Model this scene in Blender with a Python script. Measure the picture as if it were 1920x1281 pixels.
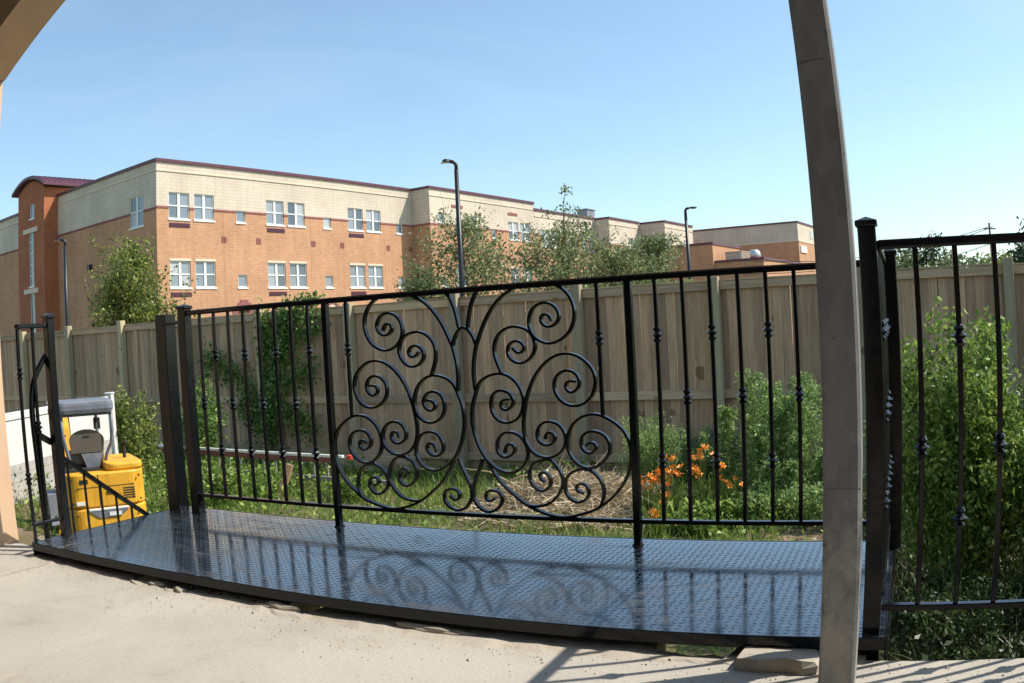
import bpy, bmesh, math, random
import numpy as np
from mathutils import Matrix, Vector

for o in list(bpy.data.objects):
    bpy.data.objects.remove(o, do_unlink=True)
SC = bpy.context.scene
COL = SC.collection
R = math.radians

# ------------------------------------------------------------------ camera
cam_data = bpy.data.cameras.new('camera')
cam = bpy.data.objects.new('camera', cam_data)
COL.objects.link(cam)
SC.camera = cam
cam_data.type = 'PANO'                       # the photograph was taken through a fisheye converter
cam_data.panorama_type = 'FISHEYE_EQUISOLID'
cam_data.sensor_fit = 'HORIZONTAL'
cam_data.sensor_width = 36.0
cam_data.fisheye_lens = 31.64
cam_data.fisheye_fov = R(170)
cam_data.clip_start = 0.05
cam_data.clip_end = 2000
CAM_Z, PITCH, ROLL = 0.99, -0.015467, -0.052971
cp, sp, cr, sr = math.cos(PITCH), math.sin(PITCH), math.cos(ROLL), math.sin(ROLL)
right = Vector((cr, -sp * sr, cp * sr))
up = Vector((-sr, -sp * cr, cp * cr))
fwd = Vector((0, cp, sp))
cam.matrix_world = Matrix(((right.x, up.x, -fwd.x, 0), (right.y, up.y, -fwd.y, 0), (right.z, up.z, -fwd.z, CAM_Z), (0, 0, 0, 1)))

# ------------------------------------------------------------------ sky and sun
SUN_AZ, SUN_EL = R(86), R(48)                # azimuth from +Y towards +X
world = bpy.data.worlds.new('World')
SC.world = world
world.use_nodes = True
wn = world.node_tree
wn.nodes.clear()
w_out = wn.nodes.new('ShaderNodeOutputWorld')
w_bg = wn.nodes.new('ShaderNodeBackground')
w_sky = wn.nodes.new('ShaderNodeTexSky')
w_sky.sky_type = 'NISHITA'
w_sky.sun_disc = False
w_sky.sun_elevation = SUN_EL
w_sky.sun_rotation = SUN_AZ
w_sky.altitude = 50
w_sky.air_density = 1.0
w_sky.dust_density = 0.9
w_sky.ozone_density = 0.7
w_bg.inputs['Strength'].default_value = 0.135
# thin high cirrus over the whole sky
w_tc = wn.nodes.new('ShaderNodeTexCoord')
w_mp = wn.nodes.new('ShaderNodeMapping')
w_mp.inputs['Scale'].default_value = (1.0, 1.6, 4.0)
w_mp.inputs['Rotation'].default_value = (0.2, 0.3, 0.5)
w_nz = wn.nodes.new('ShaderNodeTexNoise')
w_nz.inputs['Scale'].default_value = 1.9
w_nz.inputs['Detail'].default_value = 7
w_nz.inputs['Roughness'].default_value = 0.62
w_nz.inputs['Distortion'].default_value = 0.7
w_rp = wn.nodes.new('ShaderNodeValToRGB')
w_rp.color_ramp.elements[0].position = 0.45
w_rp.color_ramp.elements[0].color = (0.08, 0.08, 0.08, 1)
w_rp.color_ramp.elements[1].position = 0.85
w_rp.color_ramp.elements[1].color = (0.24, 0.24, 0.24, 1)
w_mx = wn.nodes.new('ShaderNodeMixRGB')
w_mx.inputs[2].default_value = (5.0, 5.5, 6.0, 1)
wn.links.new(w_tc.outputs['Generated'], w_mp.inputs[0])
wn.links.new(w_mp.outputs[0], w_nz.inputs['Vector'])
wn.links.new(w_nz.outputs['Fac'], w_rp.inputs[0])
wn.links.new(w_rp.outputs[0], w_mx.inputs[0])
wn.links.new(w_sky.outputs[0], w_mx.inputs[1])
w_tn = wn.nodes.new('ShaderNodeMixRGB')          # camera white balance of the sky
w_tn.blend_type = 'MULTIPLY'
w_tn.inputs[0].default_value = 1.0
w_tn.inputs[2].default_value = (0.90, 1.02, 1.03, 1)
wn.links.new(w_mx.outputs[0], w_tn.inputs[1])
wn.links.new(w_tn.outputs[0], w_bg.inputs[0])
wn.links.new(w_bg.outputs[0], w_out.inputs[0])

sun_data = bpy.data.lights.new('sun', 'SUN')
sun_data.energy = 4.2
sun_data.angle = R(0.53)
sun_data.color = (1.0, 0.93, 0.82)
sun = bpy.data.objects.new('sun', sun_data)
COL.objects.link(sun)
to_sun = Vector((math.sin(SUN_AZ) * math.cos(SUN_EL), math.cos(SUN_AZ) * math.cos(SUN_EL), math.sin(SUN_EL)))
sun.rotation_euler = to_sun.to_track_quat('Z', 'Y').to_euler()
sun.location = (20, 0, 30)

SC.view_settings.view_transform = 'Standard'
SC.view_settings.look = 'None'
SC.view_settings.exposure = 0.53
SC.view_settings.gamma = 1.0
SC.cycles.max_bounces = 6
SC.cycles.diffuse_bounces = 3
SC.cycles.glossy_bounces = 3
SC.cycles.transmission_bounces = 4
SC.cycles.transparent_max_bounces = 6
SC.cycles.use_denoising = True

# ------------------------------------------------------------------ materials
MATS = {}

class NT:
    """tiny node helper"""
    def __init__(self, name):
        m = bpy.data.materials.new(name)
        m.use_nodes = True
        self.m, self.t = m, m.node_tree
        self.t.nodes.clear()
        self.out = self.t.nodes.new('ShaderNodeOutputMaterial')
        MATS[name] = m
    def n(self, typ, **kw):
        nd = self.t.nodes.new('ShaderNode' + typ)
        for k, v in kw.items():
            if k in nd.inputs:
                nd.inputs[k].default_value = v
            else:
                setattr(nd, k, v)
        return nd
    def l(self, a, b):
        self.t.links.new(a, b)
    def principled(self, color=(0.5, 0.5, 0.5), rough=0.6, metal=0.0, spec=0.5):
        b = self.n('BsdfPrincipled')
        b.inputs['Base Color'].default_value = (*color, 1)
        b.inputs['Roughness'].default_value = rough
        b.inputs['Metallic'].default_value = metal
        b.inputs['Specular IOR Level'].default_value = spec
        self.l(b.outputs[0], self.out.inputs[0])
        return b
    def coords(self, scale=(1, 1, 1), kind='Object'):
        tc = self.n('TexCoord')
        mp = self.n('Mapping')
        mp.inputs['Scale'].default_value = scale
        self.l(tc.outputs[kind], mp.inputs[0])
        return mp.outputs[0]
    def noise(self, vec, scale, detail=4, rough=0.6, dist=0.0):
        nz = self.n('TexNoise')
        nz.inputs['Scale'].default_value = scale
        nz.inputs['Detail'].default_value = detail
        nz.inputs['Roughness'].default_value = rough
        nz.inputs['Distortion'].default_value = dist
        if vec is not None:
            self.l(vec, nz.inputs['Vector'])
        return nz.outputs['Fac']
    def ramp(self, fac, stops):
        r = self.n('ValToRGB')
        el = r.color_ramp.elements
        while len(el) < len(stops):
            el.new(0.5)
        for e, (p, c) in zip(el, stops):
            e.position = p
            e.color = (*c, 1) if len(c) == 3 else c
        self.l(fac, r.inputs[0])
        return r.outputs[0]
    def mix(self, fac, a, b, mode='MIX'):
        mx = self.n('MixRGB', blend_type=mode)
        for s, v in ((0, fac), (1, a), (2, b)):
            if hasattr(v, 'is_linked'):
                self.l(v, mx.inputs[s])
            elif isinstance(v, (int, float)):
                mx.inputs[s].default_value = v
            else:
                mx.inputs[s].default_value = (*v, 1)
        return mx.outputs[0]
    def bump(self, bsdf, fac, strength, dist=0.01):
        b = self.n('Bump')
        b.inputs['Strength'].default_value = strength
        b.inputs['Distance'].default_value = dist
        self.l(fac, b.inputs['Height'])
        self.l(b.outputs[0], bsdf.inputs['Normal'])

def mat_simple(name, color, rough=0.6, metal=0.0, spec=0.5, vary=0.12, nscale=6.0, bump=0.0, bscale=60):
    t = NT(name)
    b = t.principled(color, rough, metal, spec)
    v = t.coords()
    f = t.noise(v, nscale, 5)
    lo = tuple(c * (1 - vary) for c in color)
    hi = tuple(min(1, c * (1 + vary)) for c in color)
    t.l(t.ramp(f, [(0.3, lo), (0.7, hi)]), b.inputs['Base Color'])
    if bump:
        t.bump(b, t.noise(v, bscale, 4), bump, 0.004)
    return t.m

def mat_leaf(name, cols, trans=0.35, rough=0.45):
    t = NT(name)
    at = t.n('Attribute')
    at.attribute_name = 'rnd'
    c = t.ramp(at.outputs['Fac'], [(i / (len(cols) - 1), k) for i, k in enumerate(cols)])
    v = t.coords()
    c2 = t.mix(0.35, c, t.ramp(t.noise(v, 2.2, 2), [(0.35, (0.45, 0.5, 0.4)), (0.65, (1.0, 1.0, 1.0))]), 'MULTIPLY')
    b = t.n('BsdfPrincipled')
    b.inputs['Roughness'].default_value = rough
    b.inputs['Specular IOR Level'].default_value = 0.35
    t.l(c2, b.inputs['Base Color'])
    tr = t.n('BsdfTranslucent')
    t.l(c2, tr.inputs[0])
    mx = t.n('MixShader')
    mx.inputs[0].default_value = trans
    t.l(b.outputs[0], mx.inputs[1])
    t.l(tr.outputs[0], mx.inputs[2])
    t.l(mx.outputs[0], t.out.inputs[0])
    return t.m

def mat_paint_black():
    t = NT('black_paint')
    b = t.principled((0.006, 0.0065, 0.008), 0.16, 0.0, 0.32)
    v = t.coords()
    f = t.noise(v, 30, 4)
    t.l(t.ramp(f, [(0.35, (0.12,) * 3), (0.75, (0.30,) * 3)]), b.inputs['Roughness'])
    t.bump(b, t.noise(v, 140, 3), 0.10, 0.002)
mat_paint_black()

def mat_plate():
    t = NT('tread_paint')
    b = t.principled((0.010, 0.011, 0.014), 0.2, 0.0, 1.0)
    v = t.coords()
    f = t.noise(v, 3.5, 6, 0.65)
    d = t.noise(v, 3.2, 8, 0.72, 1.2)
    sm = t.noise(t.coords((1.0, 3.0, 1.0)), 2.1, 6, 0.7, 1.8)
    dust = t.ramp(t.mix(0.5, d, sm), [(0.50, (0, 0, 0)), (0.64, (1, 1, 1))])
    fine = t.ramp(t.noise(v, 60, 4, 0.8), [(0.35, (0.25,) * 3), (0.7, (1, 1, 1))])
    dm = t.mix(1.0, dust, fine, 'MULTIPLY')
    t.l(t.mix(dm, (0.013, 0.017, 0.024), (0.105, 0.097, 0.085)), b.inputs['Base Color'])
    r0 = t.ramp(f, [(0.30, (0.09,) * 3), (0.55, (0.15,) * 3), (0.80, (0.28,) * 3)])
    t.l(t.mix(dm, r0, (0.55, 0.55, 0.55)), b.inputs['Roughness'])
    cw = t.ramp(dm, [(0.0, (0.6,) * 3), (0.7, (0.12,) * 3)])
    t.l(cw, b.inputs['Coat Weight'])
    b.inputs['Coat Roughness'].default_value = 0.075
    t.bump(b, t.noise(v, 5, 3), 0.035, 0.01)
mat_plate()

def mat_galv():
    t = NT('galvanised_steel')
    b = t.principled((0.36, 0.34, 0.31), 0.5, 0.0, 0.35)
    v = t.coords((1, 1, 0.6))
    vo = t.n('TexVoronoi')
    vo.inputs['Scale'].default_value = 26
    vo.inputs['Randomness'].default_value = 1.0
    t.l(v, vo.inputs['Vector'])
    sp = t.ramp(vo.outputs['Color'], [(0.1, (0.205, 0.20, 0.197)), (0.9, (0.255, 0.25, 0.24))])
    st = t.ramp(t.noise(t.coords((1, 1, 0.25)), 7, 6, 0.7), [(0.40, (1, 1, 1)), (0.60, (0.74, 0.70, 0.64)), (0.76, (0.42, 0.34, 0.27))])
    c = t.mix(0.8, sp, st, 'MULTIPLY')
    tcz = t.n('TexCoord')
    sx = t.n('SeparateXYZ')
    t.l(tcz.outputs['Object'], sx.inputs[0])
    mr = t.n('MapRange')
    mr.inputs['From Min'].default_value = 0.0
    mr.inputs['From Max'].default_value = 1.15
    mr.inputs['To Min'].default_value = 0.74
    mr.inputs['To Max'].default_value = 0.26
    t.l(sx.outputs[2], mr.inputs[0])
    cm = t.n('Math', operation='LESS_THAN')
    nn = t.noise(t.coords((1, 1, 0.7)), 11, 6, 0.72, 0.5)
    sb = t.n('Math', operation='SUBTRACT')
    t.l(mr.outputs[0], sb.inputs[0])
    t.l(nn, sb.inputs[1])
    floor_bounce = t.ramp(sb.outputs[0], [(0.0, (0, 0, 0)), (0.24, (1, 1, 1))])  # paler towards the foot: light bounced off the floor, mixed into the colour
    c = t.mix(t.mix(1.0, floor_bounce, (0.70, 0.70, 0.70), 'MULTIPLY'), c, (0.50, 0.46, 0.39))
    scf = t.ramp(t.noise(t.coords((1.0, 1.0, 3.0)), 13, 2, 0.5, 0.8), [(0.70, (1, 1, 1)), (0.75, (0.35, 0.32, 0.28))])
    c = t.mix(0.8, c, scf, 'MULTIPLY')
    t.l(c, b.inputs['Base Color'])
    t.l(t.ramp(t.noise(v, 12, 4), [(0.3, (0.38,) * 3), (0.7, (0.62,) * 3)]), b.inputs['Roughness'])
    t.bump(b, t.noise(v, 60, 4), 0.15, 0.003)
mat_galv()

def mat_concrete(name, base, stain):
    t = NT(name)
    b = t.principled(base, 0.85, 0, 0.3)
    v = t.coords()
    big = t.ramp(t.noise(v, 1.3, 6, 0.65, 0.4), [(0.32, tuple(c * 0.84 for c in base)), (0.62, tuple(min(1, c * 1.07) for c in base))])
    sta = t.ramp(t.noise(v, 3.1, 7, 0.7, 0.9), [(0.56, (1, 1, 1)), (0.72, stain)])
    fine = t.ramp(t.noise(v, 95, 3, 0.7), [(0.3, (0.86,) * 3), (0.7, (1.06,) * 3)])
    c = t.mix(1.0, t.mix(0.75, big, sta, 'MULTIPLY'), fine, 'MULTIPLY')
    spots = t.ramp(t.noise(v, 21, 2, 0.5), [(0.70, (1, 1, 1)), (0.76, (0.70, 0.66, 0.6))])
    c = t.mix(0.7, c, spots, 'MULTIPLY')
    t.l(c, b.inputs['Base Color'])
    swirl = t.noise(t.coords((1, 4, 1)), 14, 5, 0.6, 1.4)
    h = t.mix(0.4, t.noise(v, 70, 5, 0.75), swirl)
    t.bump(b, h, 0.5, 0.006)
    return t.m
mat_concrete('concrete', (0.44, 0.405, 0.35), (0.84, 0.80, 0.74))
mat_concrete('rough_mortar', (0.46, 0.41, 0.34), (0.80, 0.70, 0.58))
mat_concrete('rough_concrete', (0.40, 0.35, 0.28), (0.72, 0.62, 0.50))

def mat_wood(name, c0, c1, c2, zstretch=0.06, axis='z'):
    t = NT(name)
    b = t.principled(c1, 0.85, 0, 0.25)
    oi = t.n('ObjectInfo')
    tc = t.n('TexCoord')
    ad = t.n('VectorMath', operation='ADD')
    sc = t.n('VectorMath', operation='SCALE')
    cmb = t.n('CombineXYZ')
    for i in range(3):
        t.l(oi.outputs['Random'], cmb.inputs[i])
    t.l(cmb.outputs[0], sc.inputs[0])
    sc.inputs['Scale'].default_value = 37.0
    t.l(tc.outputs['Object'], ad.inputs[0])
    t.l(sc.outputs[0], ad.inputs[1])
    mp = t.n('Mapping')
    mp.inputs['Scale'].default_value = (1, 1, zstretch) if axis == 'z' else (zstretch, 1, 1)
    t.l(ad.outputs[0], mp.inputs[0])
    g = t.noise(mp.outputs[0], 26, 6, 0.7, 0.5)
    c = t.ramp(g, [(0.28, c0), (0.5, c1), (0.75, c2)])
    tone = t.ramp(oi.outputs['Random'], [(0.0, (0.66, 0.65, 0.65)), (0.35, (0.86, 0.85, 0.83)), (0.7, (1.0, 0.98, 0.94)), (1.0, (1.14, 1.06, 0.96))])
    c = t.mix(1.0, c, tone, 'MULTIPLY')
    kn = t.ramp(t.noise(ad.outputs[0], 2.7, 1, 0.3), [(0.735, (1, 1, 1)), (0.76, (0.42, 0.34, 0.27))])
    c = t.mix(0.8, c, kn, 'MULTIPLY')
    st = t.ramp(t.noise(mp.outputs[0], 4, 4), [(0.35, (0.66, 0.66, 0.67)), (0.65, (1, 1, 1))])
    c = t.mix(0.6, c, st, 'MULTIPLY')
    t.l(c, b.inputs['Base Color'])
    t.bump(b, g, 0.45, 0.004)
mat_wood('fence_wood', (0.345, 0.225, 0.138), (0.55, 0.378, 0.25), (0.66, 0.485, 0.335))
mat_wood('fence_rail_wood', (0.37, 0.265, 0.17), (0.56, 0.42, 0.285), (0.66, 0.515, 0.36), 0.06, 'x')
mat_wood('fence_post_wood', (0.36, 0.30, 0.19), (0.50, 0.43, 0.285), (0.60, 0.53, 0.37))

def mat_brick(name, c1, c2, mortar, w=0.30, h=0.10, bump=0.25):
    t = NT(name)
    b = t.principled(c1, 0.85, 0, 0.3)
    tc = t.n('TexCoord')
    sx = t.n('SeparateXYZ')
    t.l(tc.outputs['Object'], sx.inputs[0])
    ad = t.n('Math', operation='ADD')
    t.l(sx.outputs[0], ad.inputs[0])
    t.l(sx.outputs[1], ad.inputs[1])
    cb = t.n('CombineXYZ')
    t.l(ad.outputs[0], cb.inputs[0])
    t.l(sx.outputs[2], cb.inputs[1])
    br = t.n('TexBrick')
    br.inputs['Scale'].default_value = 1.0
    br.inputs['Brick Width'].default_value = w
    br.inputs['Row Height'].default_value = h
    br.inputs['Mortar Size'].default_value = h * 0.10
    br.inputs['Color1'].default_value = (*c1, 1)
    br.inputs['Color2'].default_value = (*c2, 1)
    br.inputs['Mortar'].default_value = (*mortar, 1)
    t.l(cb.outputs[0], br.inputs['Vector'])
    v = t.coords()
    c = t.mix(0.75, br.outputs[0], t.ramp(t.noise(v, 0.35, 6, 0.65), [(0.35, (0.82, 0.80, 0.78)), (0.65, (1.08, 1.06, 1.03))]), 'MULTIPLY')
    sp = t.ramp(t.noise(t.coords((1, 1, 3.5)), 1.7, 3, 0.55), [(0.66, (1, 1, 1)), (0.72, (0.62, 0.60, 0.58))])
    c = t.mix(0.55, c, sp, 'MULTIPLY')
    stk = t.ramp(t.noise(t.coords((2.2, 2.2, 0.10)), 1.6, 5, 0.7), [(0.40, (0.80, 0.79, 0.78)), (0.58, (1, 1, 1))])
    c = t.mix(0.4, c, stk, 'MULTIPLY')
    t.l(c, b.inputs['Base Color'])
    t.bump(b, br.outputs['Fac'], -bump, 0.01)
mat_brick('orange_brick', (0.48, 0.235, 0.118), (0.57, 0.295, 0.155), (0.60, 0.43, 0.31))
mat_brick('cream_block', (0.68, 0.59, 0.48), (0.71, 0.62, 0.51), (0.57, 0.50, 0.41), 0.40, 0.20, 0.15)
mat_brick('red_brick', (0.36, 0.105, 0.045), (0.44, 0.14, 0.06), (0.42, 0.22, 0.13))
mat_brick('purple_brick', (0.26, 0.085, 0.085), (0.31, 0.105, 0.105), (0.34, 0.18, 0.16))
mat_simple('purple_metal', (0.115, 0.035, 0.055), 0.45, 0.1, vary=0.1)
mat_simple('trim_stone', (0.68, 0.58, 0.44), 0.8, vary=0.08)
mat_simple('white_frame', (0.80, 0.79, 0.76), 0.5, vary=0.04)
mat_simple('white_vinyl', (0.68, 0.655, 0.615), 0.45, vary=0.05, nscale=2)
mat_simple('grey_siding', (0.40, 0.37, 0.34), 0.75, vary=0.18)
mat_simple('stucco', (0.64, 0.44, 0.29), 0.9, vary=0.07, nscale=4, bump=0.5, bscale=120)
mat_simple('dark_timber', (0.055, 0.035, 0.024), 0.8, vary=0.2)
mat_simple('roof_membrane', (0.30, 0.29, 0.28), 0.9)
mat_simple('lamp_metal', (0.022, 0.022, 0.025), 0.4, 0.2)
mat_simple('lamp_lens', (0.55, 0.55, 0.5), 0.3)
mat_simple('silver_metal', (0.62, 0.61, 0.58), 0.35, 0.7)
mat_simple('tan_metal', (0.55, 0.46, 0.34), 0.6)
mat_simple('grey_metal', (0.23, 0.235, 0.25), 0.5, 0.2)

def mat_digger():
    t = NT('digger_yellow')
    b = t.principled((0.78, 0.40, 0.03), 0.42, 0, 0.45)
    v = t.coords()
    base = t.ramp(t.noise(v, 2.5, 4), [(0.3, (0.70, 0.345, 0.025)), (0.7, (0.82, 0.43, 0.035))])
    grime = t.ramp(t.noise(t.coords((1.5, 1.5, 0.5)), 7, 8, 0.75, 0.6), [(0.50, (1, 1, 1)), (0.70, (0.50, 0.42, 0.34))])
    chips = t.ramp(t.noise(v, 34, 3, 0.6), [(0.72, (1, 1, 1)), (0.75, (0.25, 0.20, 0.16))])
    c = t.mix(0.8, t.mix(0.7, base, grime, 'MULTIPLY'), chips, 'MULTIPLY')
    t.l(c, b.inputs['Base Color'])
    t.l(t.ramp(t.noise(v, 5, 5), [(0.3, (0.3,) * 3), (0.7, (0.65,) * 3)]), b.inputs['Roughness'])
    t.bump(b, t.noise(v, 3.0, 2), 0.08, 0.02)
mat_digger()
mat_simple('digger_grey', (0.17, 0.185, 0.22), 0.5, vary=0.2, nscale=9)
mat_simple('rubber', (0.022, 0.021, 0.020), 0.8, vary=0.25)
mat_simple('seat_vinyl', (0.10, 0.085, 0.07), 0.6, vary=0.15)
mat_simple('chrome', (0.75, 0.75, 0.75), 0.15, 1.0)
mat_simple('decal_white', (0.75, 0.74, 0.72), 0.5)
mat_simple('ladder_white', (0.80, 0.78, 0.74), 0.45, 0.2)
mat_simple('ladder_maroon', (0.22, 0.065, 0.05), 0.55)
mat_simple('ladder_grey', (0.33, 0.31, 0.28), 0.6, 0.2)
mat_simple('red_plastic', (0.62, 0.05, 0.035), 0.4)
mat_simple('bark', (0.16, 0.12, 0.09), 0.9, vary=0.3, nscale=14, bump=0.6)
mat_simple('rock_dark', (0.11, 0.092, 0.078), 0.9, vary=0.3, nscale=7, bump=0.6, bscale=20)
mat_simple('rubble_stone', (0.42, 0.35, 0.27), 0.9, vary=0.25, nscale=8, bump=0.6, bscale=30)
mat_simple('straw', (0.46, 0.33, 0.19), 0.8, vary=0.3, nscale=18)
mat_simple('log_wood', (0.44, 0.27, 0.15), 0.8, vary=0.3, nscale=12)
mat_simple('petal', (0.95, 0.33, 0.035), 0.5, vary=0.18, nscale=30)
mat_simple('green_stem', (0.13, 0.20, 0.045), 0.6, vary=0.2)
mat_simple('shingle', (0.27, 0.225, 0.19), 0.9, vary=0.15, nscale=3, bump=0.3, bscale=12)
mat_simple('house_siding', (0.55, 0.50, 0.44), 0.8)
mat_simple('wire', (0.03, 0.03, 0.03), 0.7)
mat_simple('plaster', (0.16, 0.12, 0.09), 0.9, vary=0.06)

def mat_glass():
    t = NT('window_glass')
    b = t.principled((0.20, 0.235, 0.27), 0.08, 0.0, 0.9)
    oi = t.n('ObjectInfo')
    c = t.ramp(oi.outputs['Random'], [(0.0, (0.06, 0.08, 0.10)), (0.4, (0.18, 0.22, 0.26)), (0.75, (0.28, 0.31, 0.34)), (1.0, (0.44, 0.45, 0.45))])
    t.l(c, b.inputs['Base Color'])
    t.bump(b, t.noise(t.coords(), 1.2, 2), 0.02, 0.05)
mat_glass()

def mat_ground():
    t = NT('soil')
    b = t.principled((0.17, 0.12, 0.08), 0.95, 0, 0.2)
    v = t.coords()
    f = t.noise(v, 0.9, 7, 0.7)
    c = t.ramp(f, [(0.30, (0.075, 0.10, 0.030)), (0.48, (0.12, 0.13, 0.045)), (0.58, (0.20, 0.145, 0.090)), (0.75, (0.30, 0.225, 0.15))])
    t.l(c, b.inputs['Base Color'])
    t.bump(b, t.noise(v, 9, 6, 0.7), 0.9, 0.06)
mat_ground()

LEAF_GREEN = [(0.040, 0.085, 0.018), (0.075, 0.135, 0.030), (0.135, 0.20, 0.045), (0.22, 0.28, 0.07)]
mat_leaf('leaf_tree', [(0.11, 0.156, 0.066), (0.188, 0.244, 0.099), (0.288, 0.343, 0.143), (0.442, 0.487, 0.244)])
mat_leaf('leaf_yellow_tree', [(0.068, 0.109, 0.034), (0.151, 0.211, 0.05), (0.288, 0.338, 0.076), (0.472, 0.472, 0.119)])
mat_leaf('leaf_shrub', LEAF_GREEN)
mat_leaf('leaf_bright', [(0.074, 0.142, 0.03), (0.15, 0.261, 0.052), (0.283, 0.403, 0.074), (0.448, 0.538, 0.134)])
mat_leaf('leaf_vine', [(0.049, 0.117, 0.027), (0.098, 0.195, 0.043), (0.186, 0.312, 0.069), (0.332, 0.468, 0.117)])
mat_leaf('leaf_feather', [(0.129, 0.228, 0.076), (0.216, 0.345, 0.108), (0.345, 0.486, 0.161), (0.517, 0.646, 0.259)])
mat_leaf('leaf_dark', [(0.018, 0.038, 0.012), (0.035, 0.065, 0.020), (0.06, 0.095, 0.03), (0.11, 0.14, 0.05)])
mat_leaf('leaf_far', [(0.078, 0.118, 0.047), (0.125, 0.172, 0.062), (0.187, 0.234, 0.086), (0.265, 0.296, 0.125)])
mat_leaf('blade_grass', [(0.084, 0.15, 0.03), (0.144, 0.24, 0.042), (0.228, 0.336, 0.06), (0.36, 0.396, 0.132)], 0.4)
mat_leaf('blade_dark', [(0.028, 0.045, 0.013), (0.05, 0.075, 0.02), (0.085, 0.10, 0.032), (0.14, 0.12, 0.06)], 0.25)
mat_leaf('straw_blade', [(0.3, 0.21, 0.13), (0.46, 0.35, 0.225), (0.6, 0.49, 0.34), (0.72, 0.62, 0.46)], 0.15, 0.7)

# ------------------------------------------------------------------ mesh helpers
class MB:
    """collects shapes into one mesh"""
    def __init__(self):
        self.v, self.f, self.smooth = [], [], False
    def add(self, vs, fs):
        n = len(self.v)
        self.v.extend(vs)
        self.f.extend([tuple(i + n for i in f) for f in fs])
        return self
    def box(self, x0, x1, y0, y1, z0, z1):
        vs = [(x, y, z) for x in (x0, x1) for y in (y0, y1) for z in (z0, z1)]
        return self.add(vs, [(0, 1, 3, 2), (4, 6, 7, 5), (0, 4, 5, 1), (2, 3, 7, 6), (0, 2, 6, 4), (1, 5, 7, 3)])
    def bevel_box(self, x0, x1, y0, y1, z0, z1, b=0.003):
        """box with chamfered vertical edges and top edge"""
        def ring(i, z):
            return [(x0 + i, y0 + b, z), (x0 + b, y0 + i, z), (x1 - b, y0 + i, z), (x1 - i, y0 + b, z),
                    (x1 - i, y1 - b, z), (x1 - b, y1 - i, z), (x0 + b, y1 - i, z), (x0 + i, y1 - b, z)]
        rings = [ring(b * .7, z0), ring(0, z0 + b), ring(0, z1 - b), ring(b * .7, z1)]
        vs = [p for r in rings for p in r]
        fs = [tuple(range(7, -1, -1)), tuple(range(24, 32))]
        for k in range(3):
            for i in range(8):
                j = (i + 1) % 8
                fs.append((k * 8 + i, k * 8 + j, k * 8 + 8 + j, k * 8 + 8 + i))
        return self.add(vs, fs)
    def tube(self, pts, r, seg=8, caps=True):
        """round tube along points; r number or list"""
        pts = [Vector(p) for p in pts]
        rs = r if isinstance(r, (list, tuple)) else [r] * len(pts)
        n = len(pts)
        vs, fs = [], []
        ref = None
        for i, p in enumerate(pts):
            d = (pts[min(i + 1, n - 1)] - pts[max(i - 1, 0)]).normalized()
            if ref is None:
                ref = Vector((0, 0, 1)) if abs(d.z) < 0.9 else Vector((1, 0, 0))
            a = d.cross(ref).normalized()
            b = a.cross(d).normalized()
            ref = b
            for k in range(seg):
                t = 2 * math.pi * k / seg
                vs.append(tuple(p + (a * math.cos(t) + b * math.sin(t)) * rs[i]))
        for i in range(n - 1):
            for k in range(seg):
                j = (k + 1) % seg
                fs.append((i * seg + k, i * seg + j, (i + 1) * seg + j, (i + 1) * seg + k))
        if caps:
            fs.append(tuple(range(seg - 1, -1, -1)))
            fs.append(tuple(range((n - 1) * seg, n * seg)))
        return self.add(vs, fs)
    def bar(self, pts, w, h, upv=(0, 0, 1)):
        """rectangular bar along points, w across, h along upv"""
        pts = [Vector(p) for p in pts]
        U = Vector(upv)
        n = len(pts)
        vs, fs = [], []
        for i, p in enumerate(pts):
            d = (pts[min(i + 1, n - 1)] - pts[max(i - 1, 0)]).normalized()
            a = d.cross(U).normalized()
            b = a.cross(d).normalized()
            for sx, sy in ((-1, -1), (1, -1), (1, 1), (-1, 1)):
                vs.append(tuple(p + a * sx * w / 2 + b * sy * h / 2))
        for i in range(n - 1):
            for k in range(4):
                j = (k + 1) % 4
                fs.append((i * 4 + k, i * 4 + j, i * 4 + 4 + j, i * 4 + 4 + k))
        fs.append((3, 2, 1, 0))
        fs.append(tuple((n - 1) * 4 + k for k in range(4)))
        return self.add(vs, fs)
    def lathe(self, prof, seg=10, c=(0, 0, 0)):
        vs, fs = [], []
        for r, z in prof:
            for k in range(seg):
                t = 2 * math.pi * k / seg
                vs.append((c[0] + r * math.cos(t), c[1] + r * math.sin(t), c[2] + z))
        m = len(prof)
        for i in range(m - 1):
            for k in range(seg):
                j = (k + 1) % seg
                fs.append((i * seg + k, i * seg + j, (i + 1) * seg + j, (i + 1) * seg + k))
        fs.append(tuple(range(seg - 1, -1, -1)))
        fs.append(tuple(range((m - 1) * seg, m * seg)))
        return self.add(vs, fs)
    def prism(self, poly, a, b, axis='z'):
        """extrude a polygon given in the two other axes from a to b"""
        n = len(poly)
        def P(q, t):
            return (q[0], q[1], t) if axis == 'z' else ((t, q[0], q[1]) if axis == 'x' else (q[0], t, q[1]))
        vs = [P(q, a) for q in poly] + [P(q, b) for q in poly]
        fs = [tuple(range(n - 1, -1, -1)), tuple(range(n, 2 * n))]
        for i in range(n):
            j = (i + 1) % n
            fs.append((i, j, n + j, n + i))
        return self.add(vs, fs)
    def mesh(self, name, off=(0, 0, 0), smooth=False, fix=True):
        me = bpy.data.meshes.new(name)
        me.from_pydata([(x - off[0], y - off[1], z - off[2]) for x, y, z in self.v], [], self.f)
        if fix:
            bm = bmesh.new()
            bm.from_mesh(me)
            bmesh.ops.recalc_face_normals(bm, faces=bm.faces)
            bm.to_mesh(me)
            bm.free()
        me.update()
        if smooth or self.smooth:
            me.polygons.foreach_set('use_smooth', [True] * len(me.polygons))
        return me

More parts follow.
